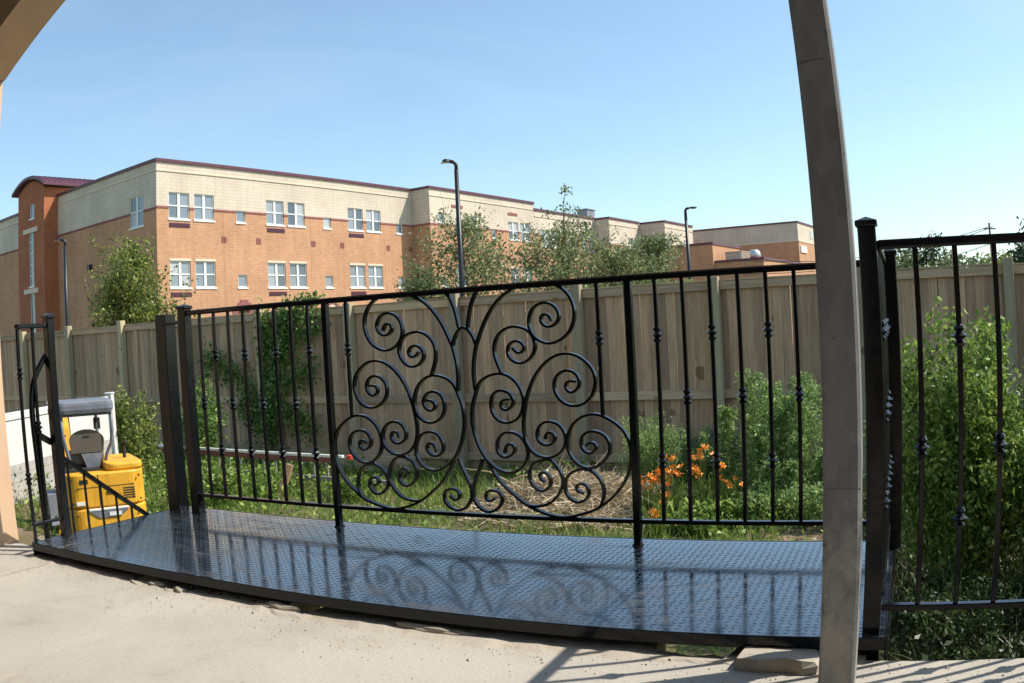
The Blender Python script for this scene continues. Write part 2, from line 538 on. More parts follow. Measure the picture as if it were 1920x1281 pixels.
def obj(name, me, mat=None, parent=None, smooth=False):
    o = bpy.data.objects.new(name, me)
    COL.objects.link(o)
    if mat and not me.materials:
        me.materials.append(MATS[mat])
    if parent is not None:
        o.parent = parent
    return o

def tag(o, label=None, cat=None, group=None, kind=None):
    if label: o['label'] = label
    if cat: o['category'] = cat
    if group: o['group'] = group
    if kind: o['kind'] = kind
    return o

class Frame:
    """a local frame: origin and turn about z"""
    def __init__(self, o, ang):
        self.o, self.a = Vector((o[0], o[1], 0)), ang
        self.m = Matrix.Translation(self.o) @ Matrix.Rotation(ang, 4, 'Z')
    def w(self, x, y, z=0):
        return self.m @ Vector((x, y, z))

class Thing:
    """an Empty at the thing's base that parents its parts; parts are given in the frame's coordinates"""
    def __init__(self, name, label, cat, frame, base, group=None):
        self.e = bpy.data.objects.new(name, None)
        COL.objects.link(self.e)
        self.e.empty_display_size = 0.2
        self.e.location = frame.w(*base)
        self.e.rotation_euler = (0, 0, frame.a)
        self.base = base
        tag(self.e, label, cat, group)
    def part(self, name, mb, mat, parent=None, smooth=False, label=None):
        o = obj(name, mb.mesh(name, self.base, smooth), mat, parent or self.e)
        if label: o['label'] = label
        return o
    def inst(self, name, me, mat, loc, parent=None, rot=(0, 0, 0), scale=None):
        """shared mesh placed at frame coordinates"""
        o = obj(name, me, mat, parent or self.e)
        o.location = (loc[0] - self.base[0], loc[1] - self.base[1], loc[2] - self.base[2])
        o.rotation_euler = rot
        if scale: o.scale = scale
        return o

DECK = Frame((-2.3092, 3.79132), R(-25.08))
FENCE = Frame((-14.0352, 23.1572), math.atan2(-0.44612, 0.89497))
SCHOOL = Frame((-19.8866, 48.0471), math.atan2(0.83014, 0.55756))
WORLD = Frame((0, 0), 0.0)
GROUND_Z = -1.65

def ground_h(x, y):
    """height of the yard"""
    h = GROUND_Z + 0.05 * np.sin(x * 0.9 + 1.3) * np.cos(y * 0.7) + 0.03 * np.sin(x * 2.3) * np.sin(y * 1.9)
    h = h + 0.50 * np.exp(-(((x + 7.6) / 1.6) ** 2 + ((y - 11.3) / 3.0) ** 2))
    h = h + 0.22 * np.exp(-(((x - 0.6) / 1.3) ** 2 + ((y - 12.6) / 1.0) ** 2))
    return h

def leaf_mesh(name, P, D, size, aspect, rng, droop=0.0, fold=0.12):
    """P centres (n,3), D leaf directions (n,3), size (n,) -> kite-shaped leaves"""
    n = len(P)
    D = D / (np.linalg.norm(D, axis=1, keepdims=True) + 1e-9)
    A = rng.normal(size=(n, 3))
    S = np.cross(D, A)
    S /= np.linalg.norm(S, axis=1, keepdims=True) + 1e-9
    N = np.cross(D, S)
    L = size[:, None]
    W = L * aspect
    base = P - D * L * 0.5
    tip = P + D * L * 0.5 - np.array([0, 0, 1.0]) * L * droop
    l = P - D * L * 0.05 + S * W * 0.5 + N * L * fold
    r = P - D * L * 0.05 - S * W * 0.5 + N * L * fold
    V = np.stack([base, l, tip, r], 1).reshape(-1, 3)
    F = np.arange(4 * n).reshape(n, 4)
    return quads(name, V, F, rng.random(n))

def quads(name, V, F, rnd=None):
    me = bpy.data.meshes.new(name)
    n, k = F.shape
    me.vertices.add(len(V))
    me.vertices.foreach_set('co', np.ascontiguousarray(V, dtype=np.float32).ravel())
    me.loops.add(n * k)
    me.loops.foreach_set('vertex_index', np.ascontiguousarray(F, dtype=np.int32).ravel())
    me.polygons.add(n)
    me.polygons.foreach_set('loop_start', np.arange(0, n * k, k, dtype=np.int32))
    try:
        me.polygons.foreach_set('loop_total', np.full(n, k, dtype=np.int32))
    except Exception:
        pass
    if rnd is not None:
        a = me.attributes.new('rnd', 'FLOAT', 'FACE')
        a.data.foreach_set('value', np.ascontiguousarray(rnd, dtype=np.float32))
    me.update(calc_edges=True)
    me.validate()
    return me

def blades(name, P, H, W, rng, lean=0.5, azs=None):
    """grass blades: two quads tapering to a tip"""
    n = len(P)
    az = rng.random(n) * 6.283 if azs is None else azs
    ln = rng.random(n) * lean * H
    dx = np.stack([np.cos(az), np.sin(az), np.zeros(n)], 1)
    sd = rng.random(n) * 6.283
    s = np.stack([np.cos(sd), np.sin(sd), np.zeros(n)], 1) * (W[:, None] / 2)
    upv = np.array([0, 0, 1.0])
    m = P + upv * (H * 0.55)[:, None] + dx * (ln * 0.3)[:, None]
    t = P + upv * (H * (1 - 0.25 * ln / (H + 1e-6)))[:, None] + dx * ln[:, None]
    V = np.stack([P - s, P + s, m + s * 0.8, m - s * 0.8, t + s * 0.1, t - s * 0.1], 1).reshape(-1, 3)
    i = np.arange(n)[:, None] * 6
    F = np.concatenate([i + np.array([[0, 1, 2, 3]]), i + np.array([[3, 2, 4, 5]])], 0)
    r = rng.random(n)
    return quads(name, V, F, np.concatenate([r, r]))

# ================================================================== the setting
def build_ground():
    # one sheet: fine near the yard, coarse to the horizon
    xs = np.concatenate([[-900, -300, -120, -60, -30], np.arange(-18, 18.01, 0.5), [30, 60, 120, 300, 900]])
    ys = np.concatenate([[-900, -200, -60, -20, -8], np.arange(-2, 26.01, 0.5), [40, 70, 120, 300, 900]])
    X, Y = np.meshgrid(xs, ys, indexing='ij')
    near = (np.abs(X) < 20) & (Y > -4) & (Y < 28)
    Z = np.where(near, ground_h(X, Y), GROUND_Z)
    nx, ny = X.shape
    idx = np.arange(nx * ny).reshape(nx, ny)
    F = np.stack([idx[:-1, :-1], idx[1:, :-1], idx[1:, 1:], idx[:-1, 1:]], -1).reshape(-1, 4)
    me = quads('ground', np.stack([X, Y, Z], -1).reshape(-1, 3), F)
    me.polygons.foreach_set('use_smooth', [True] * len(me.polygons))
    o = obj('ground', me, 'soil')
    tag(o, kind='structure')
build_ground()

def build_slab():
    rng = random.Random(5)
    b = (0, 0, 0)
    pts = [(-5.0, -4.6), (7.5, -4.6), (7.5, -0.008)]
    u = 7.0
    while u > 3.72:
        pts.append((u, -0.008 + rng.uniform(-0.006, 0.004)))
        u -= 0.25
    pts += [(3.60, -0.006), (3.59, 0.29)]
    u = 3.56
    chips = [(0.74, 0.06), (0.95, 0.03), (1.62, 0.07), (3.08, 0.13)]
    while u > -0.14:
        v = 0.30 + rng.uniform(-0.02, 0.02)
        for c, w in chips:
            if abs(u - c) < w:
                v = 0.012 - rng.uniform(0, 0.03)
        pts.append((u, v))
        u -= rng.uniform(0.025, 0.06)
    pts += [(-0.16, 0.10), (-0.30, 0.12), (-0.50, 0.14), (-5.0, 0.14)]
    mb = MB().prism(pts, -0.16, 0.0)
    me = mb.mesh('concrete_slab')
    o = obj('concrete_slab', me, 'concrete')
    o.matrix_world = DECK.m
    tag(o, kind='structure')
    # control joint: a shallow strip of darker mortar
    j = obj('control_joint', MB().box(0.10, 0.112, -4.5, -0.04, 0.001, 0.004).mesh('control_joint'), 'rough_concrete', o)
    # rough patched band of mortar along the landing
    top, bot = [], []
    q = -0.08
    while q < 3.62:
        gap = any(abs(q - c) < w for c, w in chips)
        top.append((q, (-0.045 if gap else 0.02) + rng.uniform(-0.006, 0.010)))
        bot.append((q, -0.085 + 0.03 * math.sin(q * 2.1) + rng.uniform(-0.014, 0.014)))
        q += rng.uniform(0.03, 0.07)
    n = len(top)
    vs = [(a, b_, 0.0075 + rng.uniform(-0.002, 0.003)) for a, b_ in top] + [(a, (b_ + t_[1]) / 2, 0.007 + rng.uniform(-0.003, 0.003)) for (a, b_), t_ in zip(bot, top)] + [(a, b_, -0.0015) for a, b_ in bot]
    fs = []
    for k in range(n - 1):
        fs += [(k, n + k, n + k + 1, k + 1), (n + k, 2 * n + k, 2 * n + k + 1, n + k + 1)]
    obj('mortar_band', MB().add(vs, fs).mesh('mortar_band'), 'rough_mortar', o)
    f = obj('foundation_wall', MB().box(-5.0, 7.5, -0.25, -0.065, GROUND_Z - 0.3, -0.16).mesh('foundation_wall'), 'rough_concrete', o)
build_slab()

def build_porch():
    t = Thing('porch', 'tan stucco porch with a pillar and a low arch at the picture\'s left edge', 'porch', DECK, (-0.5, 0.02, 0))
    V0, V1 = -0.10, 0.15
    pil = t.part('pillar', MB().box(-1.15, -0.475, V0 + 0.004, V1 - 0.004, 0.0, 2.47), 'stucco')
    t.part('pillar', MB().box(5.26, 5.9, V0 + 0.004, V1 - 0.004, 0.0, 2.47), 'stucco')
    # arch wall: ring between the curve and the roof line
    us = np.linspace(-0.46, 5.26, 49)
    zc = 2.48 + 0.85 * (1 - ((us - 2.4) / 2.86) ** 2)
    lo = [(-1.15, 2.475), (-0.50, 2.475)] + [(float(a), float(z)) for a, z in zip(us, zc)] + [(5.9, 2.475)]
    mb = MB()
    n = len(lo)
    vs = []
    for v in (V0, V1):
        vs += [(a, v, z) for a, z in lo] + [(a, v, 4.9) for a, z in lo]
    fs = []
    for i in range(n - 1):
        fs += [(i, i + 1, n + i + 1, n + i), (2 * n + i + 1, 2 * n + i, 3 * n + i, 3 * n + i + 1),
               (i, 2 * n + i, 2 * n + i + 1, i + 1), (n + i, n + i + 1, 3 * n + i + 1, 3 * n + i)]
    fs += [(0, n, 3 * n, 2 * n), (n - 1, 2 * n - 1 + 2 * n - n, 0, 0)][:1]
    mb.add(vs, fs)
    t.part('arch', mb, 'stucco')
    t.part('ceiling', MB().box(-2.2, 6.9, -4.55, V0 - 0.004, 4.45, 4.6), 'dark_timber')
    t.part('side_wall', MB().box(-1.40, -1.155, -4.55, V0 - 0.004, 0.0, 4.448), 'plaster')
    t.part('house_wall', MB().box(-5.0, 7.4, -4.8, -4.56, 0.0, 4.9), 'plaster')
build_porch()

# ------------------------------------------------------------------ steel landing
BL = 'black_paint'
def lug_mesh():
    """one raised tread lug, a low lens-shaped dome"""
    L, W, H = 0.0135, 0.0045, 0.0019
    vs = [(-L, 0, 0), (-L * .4, -W, 0), (L * .4, -W, 0), (L, 0, 0), (L * .4, W, 0), (-L * .4, W, 0), (-L * .5, 0, H), (L * .5, 0, H)]
    fs = [(0, 1, 6), (1, 2, 7, 6), (2, 3, 7), (3, 4, 7), (4, 5, 6, 7), (5, 0, 6)]
    return vs, fs

def build_landing():
    t = Thing('steel_landing', 'glossy black tread-plate landing along the concrete edge', 'landing', DECK, (1.77, 0.5, 0))
    Z = 0.07
    seams = [(-0.10, 0.118), (0.121, 1.736), (1.739, 3.655)]
    lv, lf = lug_mesh()
    lv = np.array(lv)
    for a, b in seams:
        s = t.part('tread_plate', MB().bevel_box(a, b, 0.0, 1.10, Z - 0.006, Z, 0.0015), 'tread_paint')
        # lugs: rows of lenses turned this way and that
        P = 0.0275
        nu, nv = int((b - a - 0.02) / P), int(1.08 / P)
        ii, jj = np.meshgrid(np.arange(nu), np.arange(nv), indexing='ij')
        ii, jj = ii.ravel(), jj.ravel()
        sg = np.where((ii + jj) % 2 == 0, 1.0, -1.0)
        ang = sg * math.radians(45)
        ca, sa = np.cos(ang), np.sin(ang)
        cx, cy = a + 0.014 + (ii + .5) * P, 0.010 + (jj + .5) * P
        X = cx[:, None] + lv[None, :, 0] * ca[:, None] - lv[None, :, 1] * sa[:, None]
        Y = cy[:, None] + lv[None, :, 0] * sa[:, None] + lv[None, :, 1] * ca[:, None]
        ZZ = np.broadcast_to(Z - 0.0001 + lv[None, :, 2], X.shape)
        V = np.stack([X, Y, ZZ], -1).reshape(-1, 3) - np.array(t.base)
        F4 = np.array([(0, 1, 6, 6), (1, 2, 7, 6), (2, 3, 7, 7), (3, 4, 7, 7), (4, 5, 6, 7), (5, 0, 6, 6)])
        me = bpy.data.meshes.new('tread')
        fl = []
        for k in range(len(cx)):
            o8 = k * 8
            fl += [tuple(i + o8 for i in f) for f in lf]
        me.from_pydata(V.tolist(), [], fl)
        me.polygons.foreach_set('use_smooth', [True] * len(me.polygons))
        o = obj('tread', me, 'tread_paint', s)
        o['kind'] = 'stuff'
    t.part('front_lip', MB().bevel_box(-0.10, 3.655, -0.010, -0.002, 0.032, Z + 0.002, 0.002), BL)
    t.part('back_lip', MB().bevel_box(-0.10, 3.655, 1.102, 1.112, -0.03, Z + 0.001, 0.002), BL)
    for u in (-0.112, 3.657):
        t.part('end_lip', MB().bevel_box(u, u + 0.010, 0.0, 1.10, -0.03, Z + 0.001, 0.002), BL)
    for u in (0.02, 0.9, 1.74, 2.65, 3.5):
        t.part('joist', MB().box(u, u + 0.04, 0.09, 1.095, -0.06, Z - 0.008), BL)
    for u in (0.03, 1.75, 3.5):
        t.part('leg', MB().bevel_box(u, u + 0.06, 1.02, 1.08, GROUND_Z - 0.2, -0.062, 0.004), BL)
    for u in (1.065, 1.171, 1.232, 1.326, 1.412):  # row of short black rods under the front lip
        t.part('short_peg', MB().tube([(u, 0.0, -0.01), (u, 0.0, 0.02)], 0.006, 6), BL)
build_landing()

# ------------------------------------------------------------------ wrought railings
COLLAR = MB().lathe([(0.008, -0.032), (0.014, -0.029), (0.017, -0.020), (0.010, -0.012), (0.015, -0.006), (0.0255, 0.0), (0.015, 0.006),
                     (0.010, 0.012), (0.017, 0.020), (0.014, 0.029), (0.008, 0.032)], 8).mesh('collar')
BAL = {}
def baluster(t, u, v, z0, z1, knots, w=0.0155):
    key = round(z1 - z0, 3)
    if key not in BAL:
        BAL[key] = MB().bevel_box(-w / 2, w / 2, -w / 2, w / 2, 0, z1 - z0, 0.002).mesh('baluster')
    b = t.inst('baluster', BAL[key], BL, (u, v, z0))
    for z in knots:
        c = obj('collar', COLLAR, BL, b)
        c.location = (0, 0, z - z0)
    return b

def capped_post(t, u, v, w, z0, z1, cap=True, name='post'):
    p = t.part(name, MB().bevel_box(u - w / 2, u + w / 2, v - w / 2, v + w / 2, z0, z1, 0.003), BL)
    if cap:
        k = w / 2 + 0.006
        mb = MB().bevel_box(u - k, u + k, v - k, v + k, z1, z1 + 0.016, 0.003)
        mb.add([(u - k * .92, v - k * .92, z1 + .0155), (u + k * .92, v - k * .92, z1 + .0155), (u + k * .92, v + k * .92, z1 + .0155), (u - k * .92, v + k * .92, z1 + .0155), (u, v, z1 + .028)],
               [(0, 1, 4), (1, 2, 4), (2, 3, 4), (3, 0, 4)])
        t.part('cap', mb, BL, p).parent = p
    return p

def weld(t, u, v, z, w, parent=None):
    mb = MB()
    rng = random.Random(int(u * 1000))
    k = w / 2 + 0.002
    for i in range(12):
        s = (i % 3) / 3 * 2 * k - k + 0.33 * k
        p = [(s, -k), (k, s), (-s, k), (-k, -s)][i // 3]
        r = rng.uniform(0.0045, 0.007)
        mb.lathe([(0.001, -r), (r * .8, -r * .5), (r, 0), (r * .7, r * .6), (0.001, r * .9)], 6, (u + p[0], v + p[1], z + 0.002))
    t.part('weld_bead', mb, BL, parent, smooth=True)

SCROLLS = {
'R1':[(43,726),(38,796),(44,861),(57,916),(78,967),(105,1022),(142,1076),(187,1120),(236,1149),(297,1168),(357,1173),(412,1167),(460,1149),(494,1118),(516,1075),(520,1034),(511,993),(489,955),(452,928),(411,915),(375,921),(342,939),(320,969),(311,1007),(318,1041),(335,1067),(361,1082),(393,1088),(424,1077),(445,1055),(453,1025),(442,1003),(419,985),(392,985),(372,1000),(365,1021),(372,1036),(391,1041),(408,1034),(418,1008)],
'R2':[(173,799),(158,836),(146,874),(144,913),(156,947),(183,976),(222,993),(255,993),(287,985),(311,972),(328,948),(338,918),(334,893),(319,864),(292,842),(260,837),(230,848),(210,870),(204,894),(213,915),(232,931),(256,934),(279,923),(289,903),(279,885),(260,877),(244,888),(231,905)],
'R6':[(84,419),(98,390),(122,352),(151,315),(190,282),(230,250),(264,227),(304,224),(345,230),(386,250),(417,289),(434,326),(428,363),(408,400),(380,427),(345,427),(305,413),(283,384),(278,351),(294,314),(328,291),(358,296),(377,320),(376,348),(362,369),(340,377),(325,366),(324,350),(350,331)],
'R7':[(269,223),(323,201),(383,184),(442,181),(501,193),(550,208),(594,228),(638,261),(677,298),(712,349),(733,407),(737,461),(732,501),(711,546),(684,573),(652,595),(616,613),(578,619),(535,610),(495,583),(469,543),(459,497),(469,451),(492,419),(525,397),(563,393),(602,407),(631,434),(647,470),(642,510),(617,537),(575,549),(541,540),(521,515),(522,483),(537,461),(561,454),(585,465),(591,488),(577,502),(558,502),(543,486)],
'R8':[(594,228),(610,265),(614,302),(599,347),(567,379),(534,390),(495,385),(460,364),(442,336),(440,298),(456,266),(484,248),(508,246),(538,263),(549,291),(543,314),(522,330),(502,327),(487,309),(493,295),(522,286)],
'R9':[(58,428),(48,394),(26,350),(7,306),(2,261),(18,223),(43,199),(80,189),(118,202),(140,228),(147,257),(133,281),(102,289),(75,284),(61,264),(70,240),(93,236),(113,256)],
'Y':[(89,1165),(66,1145),(50,1116),(35,1073),(21,1000)],
'U':[(0,1007),(2,1006),(16,998),(34,980),(50,951),(57,925)],
'R35':[(204,685),(183,686),(168,681),(159,662),(165,646),(183,636),(206,645),(223,668),(222,691),(201,717),(169,726),(135,716),(119,694),(115,674),(116,641),(130,611),(157,590),(193,584),(232,596),(256,622),(268,658),(270,692),(260,726),(241,757),(210,783),(173,797),(130,793),(90,779),(60,752),(37,696),(25,661),(19,614),(24,556),(41,494),(64,447),(84,421),(114,393),(149,374),(190,368),(232,378),(259,403),(276,436),(278,473),(264,506),(241,533),(201,545),(164,538),(139,510),(132,476),(141,448),(168,433),(200,442),(219,463),(215,489),(195,497),(177,486),(169,453)],
'R4':[(509,755),(482,759),(466,751),(461,733),(473,714),(493,707),(516,721),(528,746),(525,771),(502,796),(471,803),(440,791),(418,769),(412,736),(421,702),(433,684),(465,660),(504,653),(542,661),(574,686),(581,699),(596,740),(595,777),(582,810),(553,840),(515,864),(475,871),(439,868),(403,853),(365,825),(330,784),(305,742),(284,688),(272,635),(264,585),(264,543),(270,510),(288,473),(316,448),(356,436),(395,439),(431,460),(452,492),(454,529),(441,561),(418,581),(384,591),(354,584),(330,561),(323,529),(330,506),(354,490),(373,487),(398,497),(409,520),(401,540),(381,547),(366,540),(360,515)],
}


def spline(pts, step=0.008, rounds=6):
    P = np.array(pts, float) / 1000.0
    Q = np.vstack([2 * P[0] - P[1], P, 2 * P[-1] - P[-2]])
    out = []
    for i in range(1, len(Q) - 2):
        for s in np.linspace(0, 1, 12, endpoint=False):
            a, b, c, d = Q[i - 1], Q[i], Q[i + 1], Q[i + 2]
            out.append(0.5 * ((2 * b) + (-a + c) * s + (2 * a - 5 * b + 4 * c - d) * s * s + (-a + 3 * b - 3 * c + d) * s ** 3))
    out.append(P[-1])
    out = np.array(out)
    L = np.concatenate([[0], np.cumsum(np.linalg.norm(np.diff(out, axis=0), axis=1))])
    n = max(6, int(L[-1] / step))
    t = np.linspace(0, L[-1], n)
    out = np.stack([np.interp(t, L, out[:, 0]), np.interp(t, L, out[:, 1])], 1)
    for _ in range(rounds):
        out[1:-1] = 0.25 * out[:-2] + 0.5 * out[1:-1] + 0.25 * out[2:]
    return out

RAIL_V = 1.0
def build_main_railing():
    t = Thing('scroll_railing', 'long black wrought-iron railing with scrollwork panel on the far edge of the landing', 'railing', DECK, (1.85, RAIL_V, 0.07))
    TOP, BOT = (1.152, 1.178), (0.164, 0.181)
    t.part('top_rail', MB().bevel_box(0.127, 3.66, RAIL_V - 0.019, RAIL_V + 0.019, TOP[0], TOP[1], 0.006), BL)
    for a, b in ((0.157, 1.09), (1.122, 2.59), (2.622, 3.64)):
        t.part('bottom_rail', MB().bevel_box(a, b, RAIL_V - 0.014, RAIL_V + 0.014, BOT[0], BOT[1], 0.003), BL)
    for u, w, z1, cap in ((0.127, 0.058, 1.188, True), (1.106, 0.031, TOP[0], False), (2.606, 0.031, TOP[0], False), (3.662, 0.05, 1.19, True)):
        p = capped_post(t, u, RAIL_V, w, 0.07, z1, cap)
        weld(t, u, RAIL_V, 0.07, w, p)
    for k in range(8):
        baluster(t, 0.246 + 0.1072 * k, RAIL_V, BOT[1], TOP[0], (0.674,) if k % 2 == 0 else (0.926, 0.429))
    for k in range(8):
        baluster(t, 2.7195 + 0.1126 * k, RAIL_V, BOT[1], TOP[0], (0.681,) if k % 2 else (0.932, 0.425))
    for u in (1.229, 2.473):
        baluster(t, u, RAIL_V, 0.607, TOP[0], (0.930,))
    UA = 1.852
    for key, pts in SCROLLS.items():
        for s in (1, -1):
            if key == 'U':
                if s < 0: continue
                pts2 = [(-a, z) for a, z in pts[::-1]] + pts[1:]
            else:
                pts2 = [(s * a, z) for a, z in pts]
            c = spline(pts2)
            t.part('scroll', MB().bar([(UA + a, RAIL_V, z) for a, z in c], 0.0105, 0.023, (0, 1, 0)), BL, smooth=False)
build_main_railing()

def build_other_railings():
    # the return along the landing's right end
    U = 3.632
    t = Thing('end_railing', 'black railing across the right end of the landing, seen edge-on', 'railing', DECK, (U, 0.55, 0.07))
    t.part('top_rail', MB().bevel_box(U - 0.018, U + 0.018, 0.09, 0.972, 1.154, 1.18, 0.005), BL)
    t.part('bottom_rail', MB().bevel_box(U - 0.013, U + 0.013, 0.09, 0.972, 0.164, 0.182, 0.003), BL)
    for k in range(7):
        baluster(t, U, 0.19 + 0.112 * k, 0.182, 1.154, (0.674,) if k % 2 else (0.926, 0.429))
    # the railing that goes on along the concrete edge on the right
    V = 0.085
    t = Thing('edge_railing', 'black railing right of the galvanised column, its post hanging over the drop', 'railing', DECK, (3.613, V, 0.0))
    p = capped_post(t, 3.613, 0.06, 0.052, -0.75, 1.218)
    t.part('top_rail', MB().bevel_box(3.64, 6.0, V - 0.019, V + 0.019, 1.154, 1.18, 0.006), BL)
    t.part('bottom_rail', MB().bevel_box(3.64, 6.0, V - 0.014, V + 0.014, 0.126, 0.144, 0.003), BL)
    for k in range(19):
        baluster(t, 3.747 + 0.1155 * k, V, 0.144, 1.154, (0.602,) if k % 2 == 0 else (0.907, 0.397))
    capped_post(t, 6.0, V, 0.05, -0.75, 1.2)
    mb = MB().box(3.60, 3.64, 0.086, 0.12, -0.7, -0.04)
    t.part('bracket', mb, BL)
    # stepped newel, short return and descending stair rail on the left
    t = Thing('stair_railing', 'short black railing by the stucco pillar with a curled grab bar and sloping rail', 'railing', DECK, (-0.095, 0.22, 0.07))
    UL = -0.10
    p = capped_post(t, UL, 0.222, 0.046, 0.0, 1.165)
    weld(t, UL, 0.222, 0.07, 0.046, p)
    VA = 0.02
    t.part('top_rail', MB().bevel_box(UL - 0.016, UL + 0.016, VA - 0.01, 0.20, 1.118, 1.142, 0.005), BL)
    t.part('bottom_rail', MB().bevel_box(UL - 0.012, UL + 0.012, VA - 0.01, 0.20, 0.15, 0.167, 0.003), BL)
    baluster(t, UL, VA, 0.04, 1.118, (0.90, 0.385))
    baluster(t, UL, VA + 0.095, 0.167, 1.118, (0.63,))
    G = -0.125
    pts = [(0.212, 0.985), (0.195, 0.965), (0.165, 0.928), (0.128, 0.87), (0.108, 0.81), (0.100, 0.74), (0.100, 0.63), (0.105, 0.5), (0.11, 0.3), (0.112, 0.02)]
    c = spline([(a * 1000, z * 1000) for a, z in pts], 0.02, 2)
    t.part('grab_bar', MB().tube([(G, a, z) for a, z in c], 0.016, 10), BL, smooth=True)
    t.part('bracket', MB().bar([(G, 0.11, 0.60), (G, 0.205, 0.545)], 0.022, 0.03), BL)
    a0, a1 = Vector((-0.13, 0.235, 0.485)), Vector((-0.13, 1.35, -0.30))
    t.part('sloping_rail', MB().bar([a0, a1], 0.022, 0.022), BL)
    for k in range(9):
        v = 0.30 + 0.105 * k
        z = 0.485 + (v - 0.235) / 1.115 * (-0.785)
        t.part('baluster', MB().bevel_box(-0.136, -0.124, v - 0.006, v + 0.006, z - 0.75, z, 0.002), BL)
    # free standing square gate post beside the thin corner post
    t = Thing('gate_post', 'thick plain black square post at the landing\'s far corner', 'post', DECK, (-0.05, 1.02, 0.07))
    q = t.part('shaft', MB().bevel_box(-0.098, -0.012, 0.977, 1.063, 0.0, 1.168, 0.004), BL)
    weld(t, -0.055, 1.02, 0.07, 0.086, q)
    t.part('hinge', MB().tube([(-0.03, 0.968, 1.11), (0.10, 0.985, 1.118)], 0.007, 8), BL)
build_other_railings()

def build_column():
    t = Thing('steel_column', 'galvanised square steel column standing on the concrete in front of the landing', 'column', DECK, (3.56, -0.2, 0))
    W0, W1, V0, V1 = 3.490, 3.587, -0.262, -0.165
    r = 0.008
    mb = MB().bevel_box(W0, W1, V0, V1, 0.0, 4.448, r)
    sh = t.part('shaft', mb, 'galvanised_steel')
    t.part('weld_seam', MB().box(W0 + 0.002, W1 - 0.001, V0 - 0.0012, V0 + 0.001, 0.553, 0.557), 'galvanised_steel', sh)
build_column()

def rock(name, size, rng, mat, cuts=2, rough=0.18, flat=None):
    bm = bmesh.new()
    bmesh.ops.create_icosphere(bm, subdivisions=cuts, radius=1.0)
    ph = [rng.uniform(0, 6) for _ in range(6)]
    for v in bm.verts:
        c = v.co
        k = 1 + rough * (math.sin(3.1 * c.x + ph[0]) * math.sin(2.7 * c.y + ph[1]) + 0.6 * math.sin(5.3 * c.z + ph[2]) * math.sin(6.1 * c.x + ph[3])) + rng.uniform(-rough, rough) * 0.35
        v.co = Vector((c.x * size[0] * k, c.y * size[1] * k, c.z * size[2] * k))
        if flat is not None and v.co.z > flat:
            v.co.z = flat + rng.uniform(-0.001, 0.001)
    me = bpy.data.meshes.new(name)
    bm.to_mesh(me)
    bm.free()
    return obj(name, me, mat)

def build_rubble():
    rng = random.Random(11)
    # broken shard of slab at the foot of the column
    out = [(3.232, -0.105), (3.30, -0.118), (3.38, -0.112), (3.43, -0.128), (3.470, -0.118), (3.479, -0.08), (3.468, -0.02), (3.43, 0.03), (3.36, 0.042), (3.29, 0.02), (3.245, -0.016), (3.238, -0.06)]
    mb = MB()
    n = len(out)
    c = np.mean(out, axis=0)
    lo = [(c[0] + (x - c[0]) * rng.uniform(.97, 1.03), c[1] + (y - c[1]) * rng.uniform(.97, 1.05), 0.0005) for x, y in out]
    mid = [(c[0] + (x - c[0]) * rng.uniform(.95, 1.04), c[1] + (y - c[1]) * rng.uniform(.93, 1.04), 0.022 + rng.uniform(-.006, .006)) for x, y in out]
    hi = [(c[0] + (x - c[0]) * 0.95, c[1] + (y - c[1]) * 0.90, 0.040 + rng.uniform(-.006, .004)) for x, y in out]
    fs = [tuple(range(n - 1, -1, -1)), tuple(range(2 * n, 3 * n))]
    for k in (0, n):
        for i in range(n):
            j = (i + 1) % n
            fs.append((k + i, k + j, k + n + j, k + n + i))
    mb.add(lo + mid + hi, fs)
    o = obj('concrete_shard', mb.mesh('concrete_shard', (3.35, -0.05, 0)), 'rough_mortar')
    o.matrix_world = DECK.m @ Matrix.Translation((3.35, -0.05, 0))
    tag(o, 'flat broken concrete shard at the foot of the galvanised column', 'shard')
    lumps = [(2.22, 0.0, 0.13, 0.022, 0.020, 'long ragged mortar lump under the middle of the landing lip'),
             (1.56, -0.005, 0.10, 0.020, 0.020, 'ragged mortar lump under the lip below the left scrolls'),
             (0.86, 0.0, 0.05, 0.02, 0.016, 'small pale mortar lump under the lip near the gate post'),
             (1.02, -0.01, 0.035, 0.02, 0.014, 'smallest mortar crumb left of the row of pegs')]
    for u, v, a, b, c2, lab in lumps:
        q = rock('mortar_lump', (a, b, c2), rng, 'rough_concrete', 3, 0.25)
        q.matrix_world = DECK.m @ Matrix.Translation((u, v - 0.02, 0.004))
        tag(q, lab, 'mortar lump', 'mortar lumps under the landing lip')
    # loose stones beside the pillar
    spots = [(-0.30, 0.20, .07, .05, .035, 'largest brown stone beside the pillar foot'), (-0.22, 0.12, .04, .035, .025, 'middle-sized brown stone near the landing corner'),
             (-0.40, 0.24, .05, .04, .03, 'brown stone touching the stucco pillar foot'), (-0.17, 0.20, .03, .03, .02, 'smallest brown stone under the short railing')]
    for u, v, a, b, c2, lab in spots:
        q = rock('stone', (a, b, c2), rng, 'rubble_stone', 2, 0.25)
        q.matrix_world = DECK.m @ Matrix.Translation((u, v, -0.005))
        tag(q, lab, 'stone', 'loose stones by the pillar')
    # earth bank beside the landing's left end
    P = [(-5.0, 0.14), (-0.5, 0.145), (-0.16, 0.12), (-0.125, 0.24), (-0.20, 0.34), (-0.45, 0.40), (-1.2, 0.5), (-5.0, 0.6)]
    o = obj('earth_bank', MB().prism(P, GROUND_Z - 0.2, -0.03).mesh('earth_bank'), 'soil')
    o.matrix_world = DECK.m
    tag(o, kind='structure')
build_rubble()

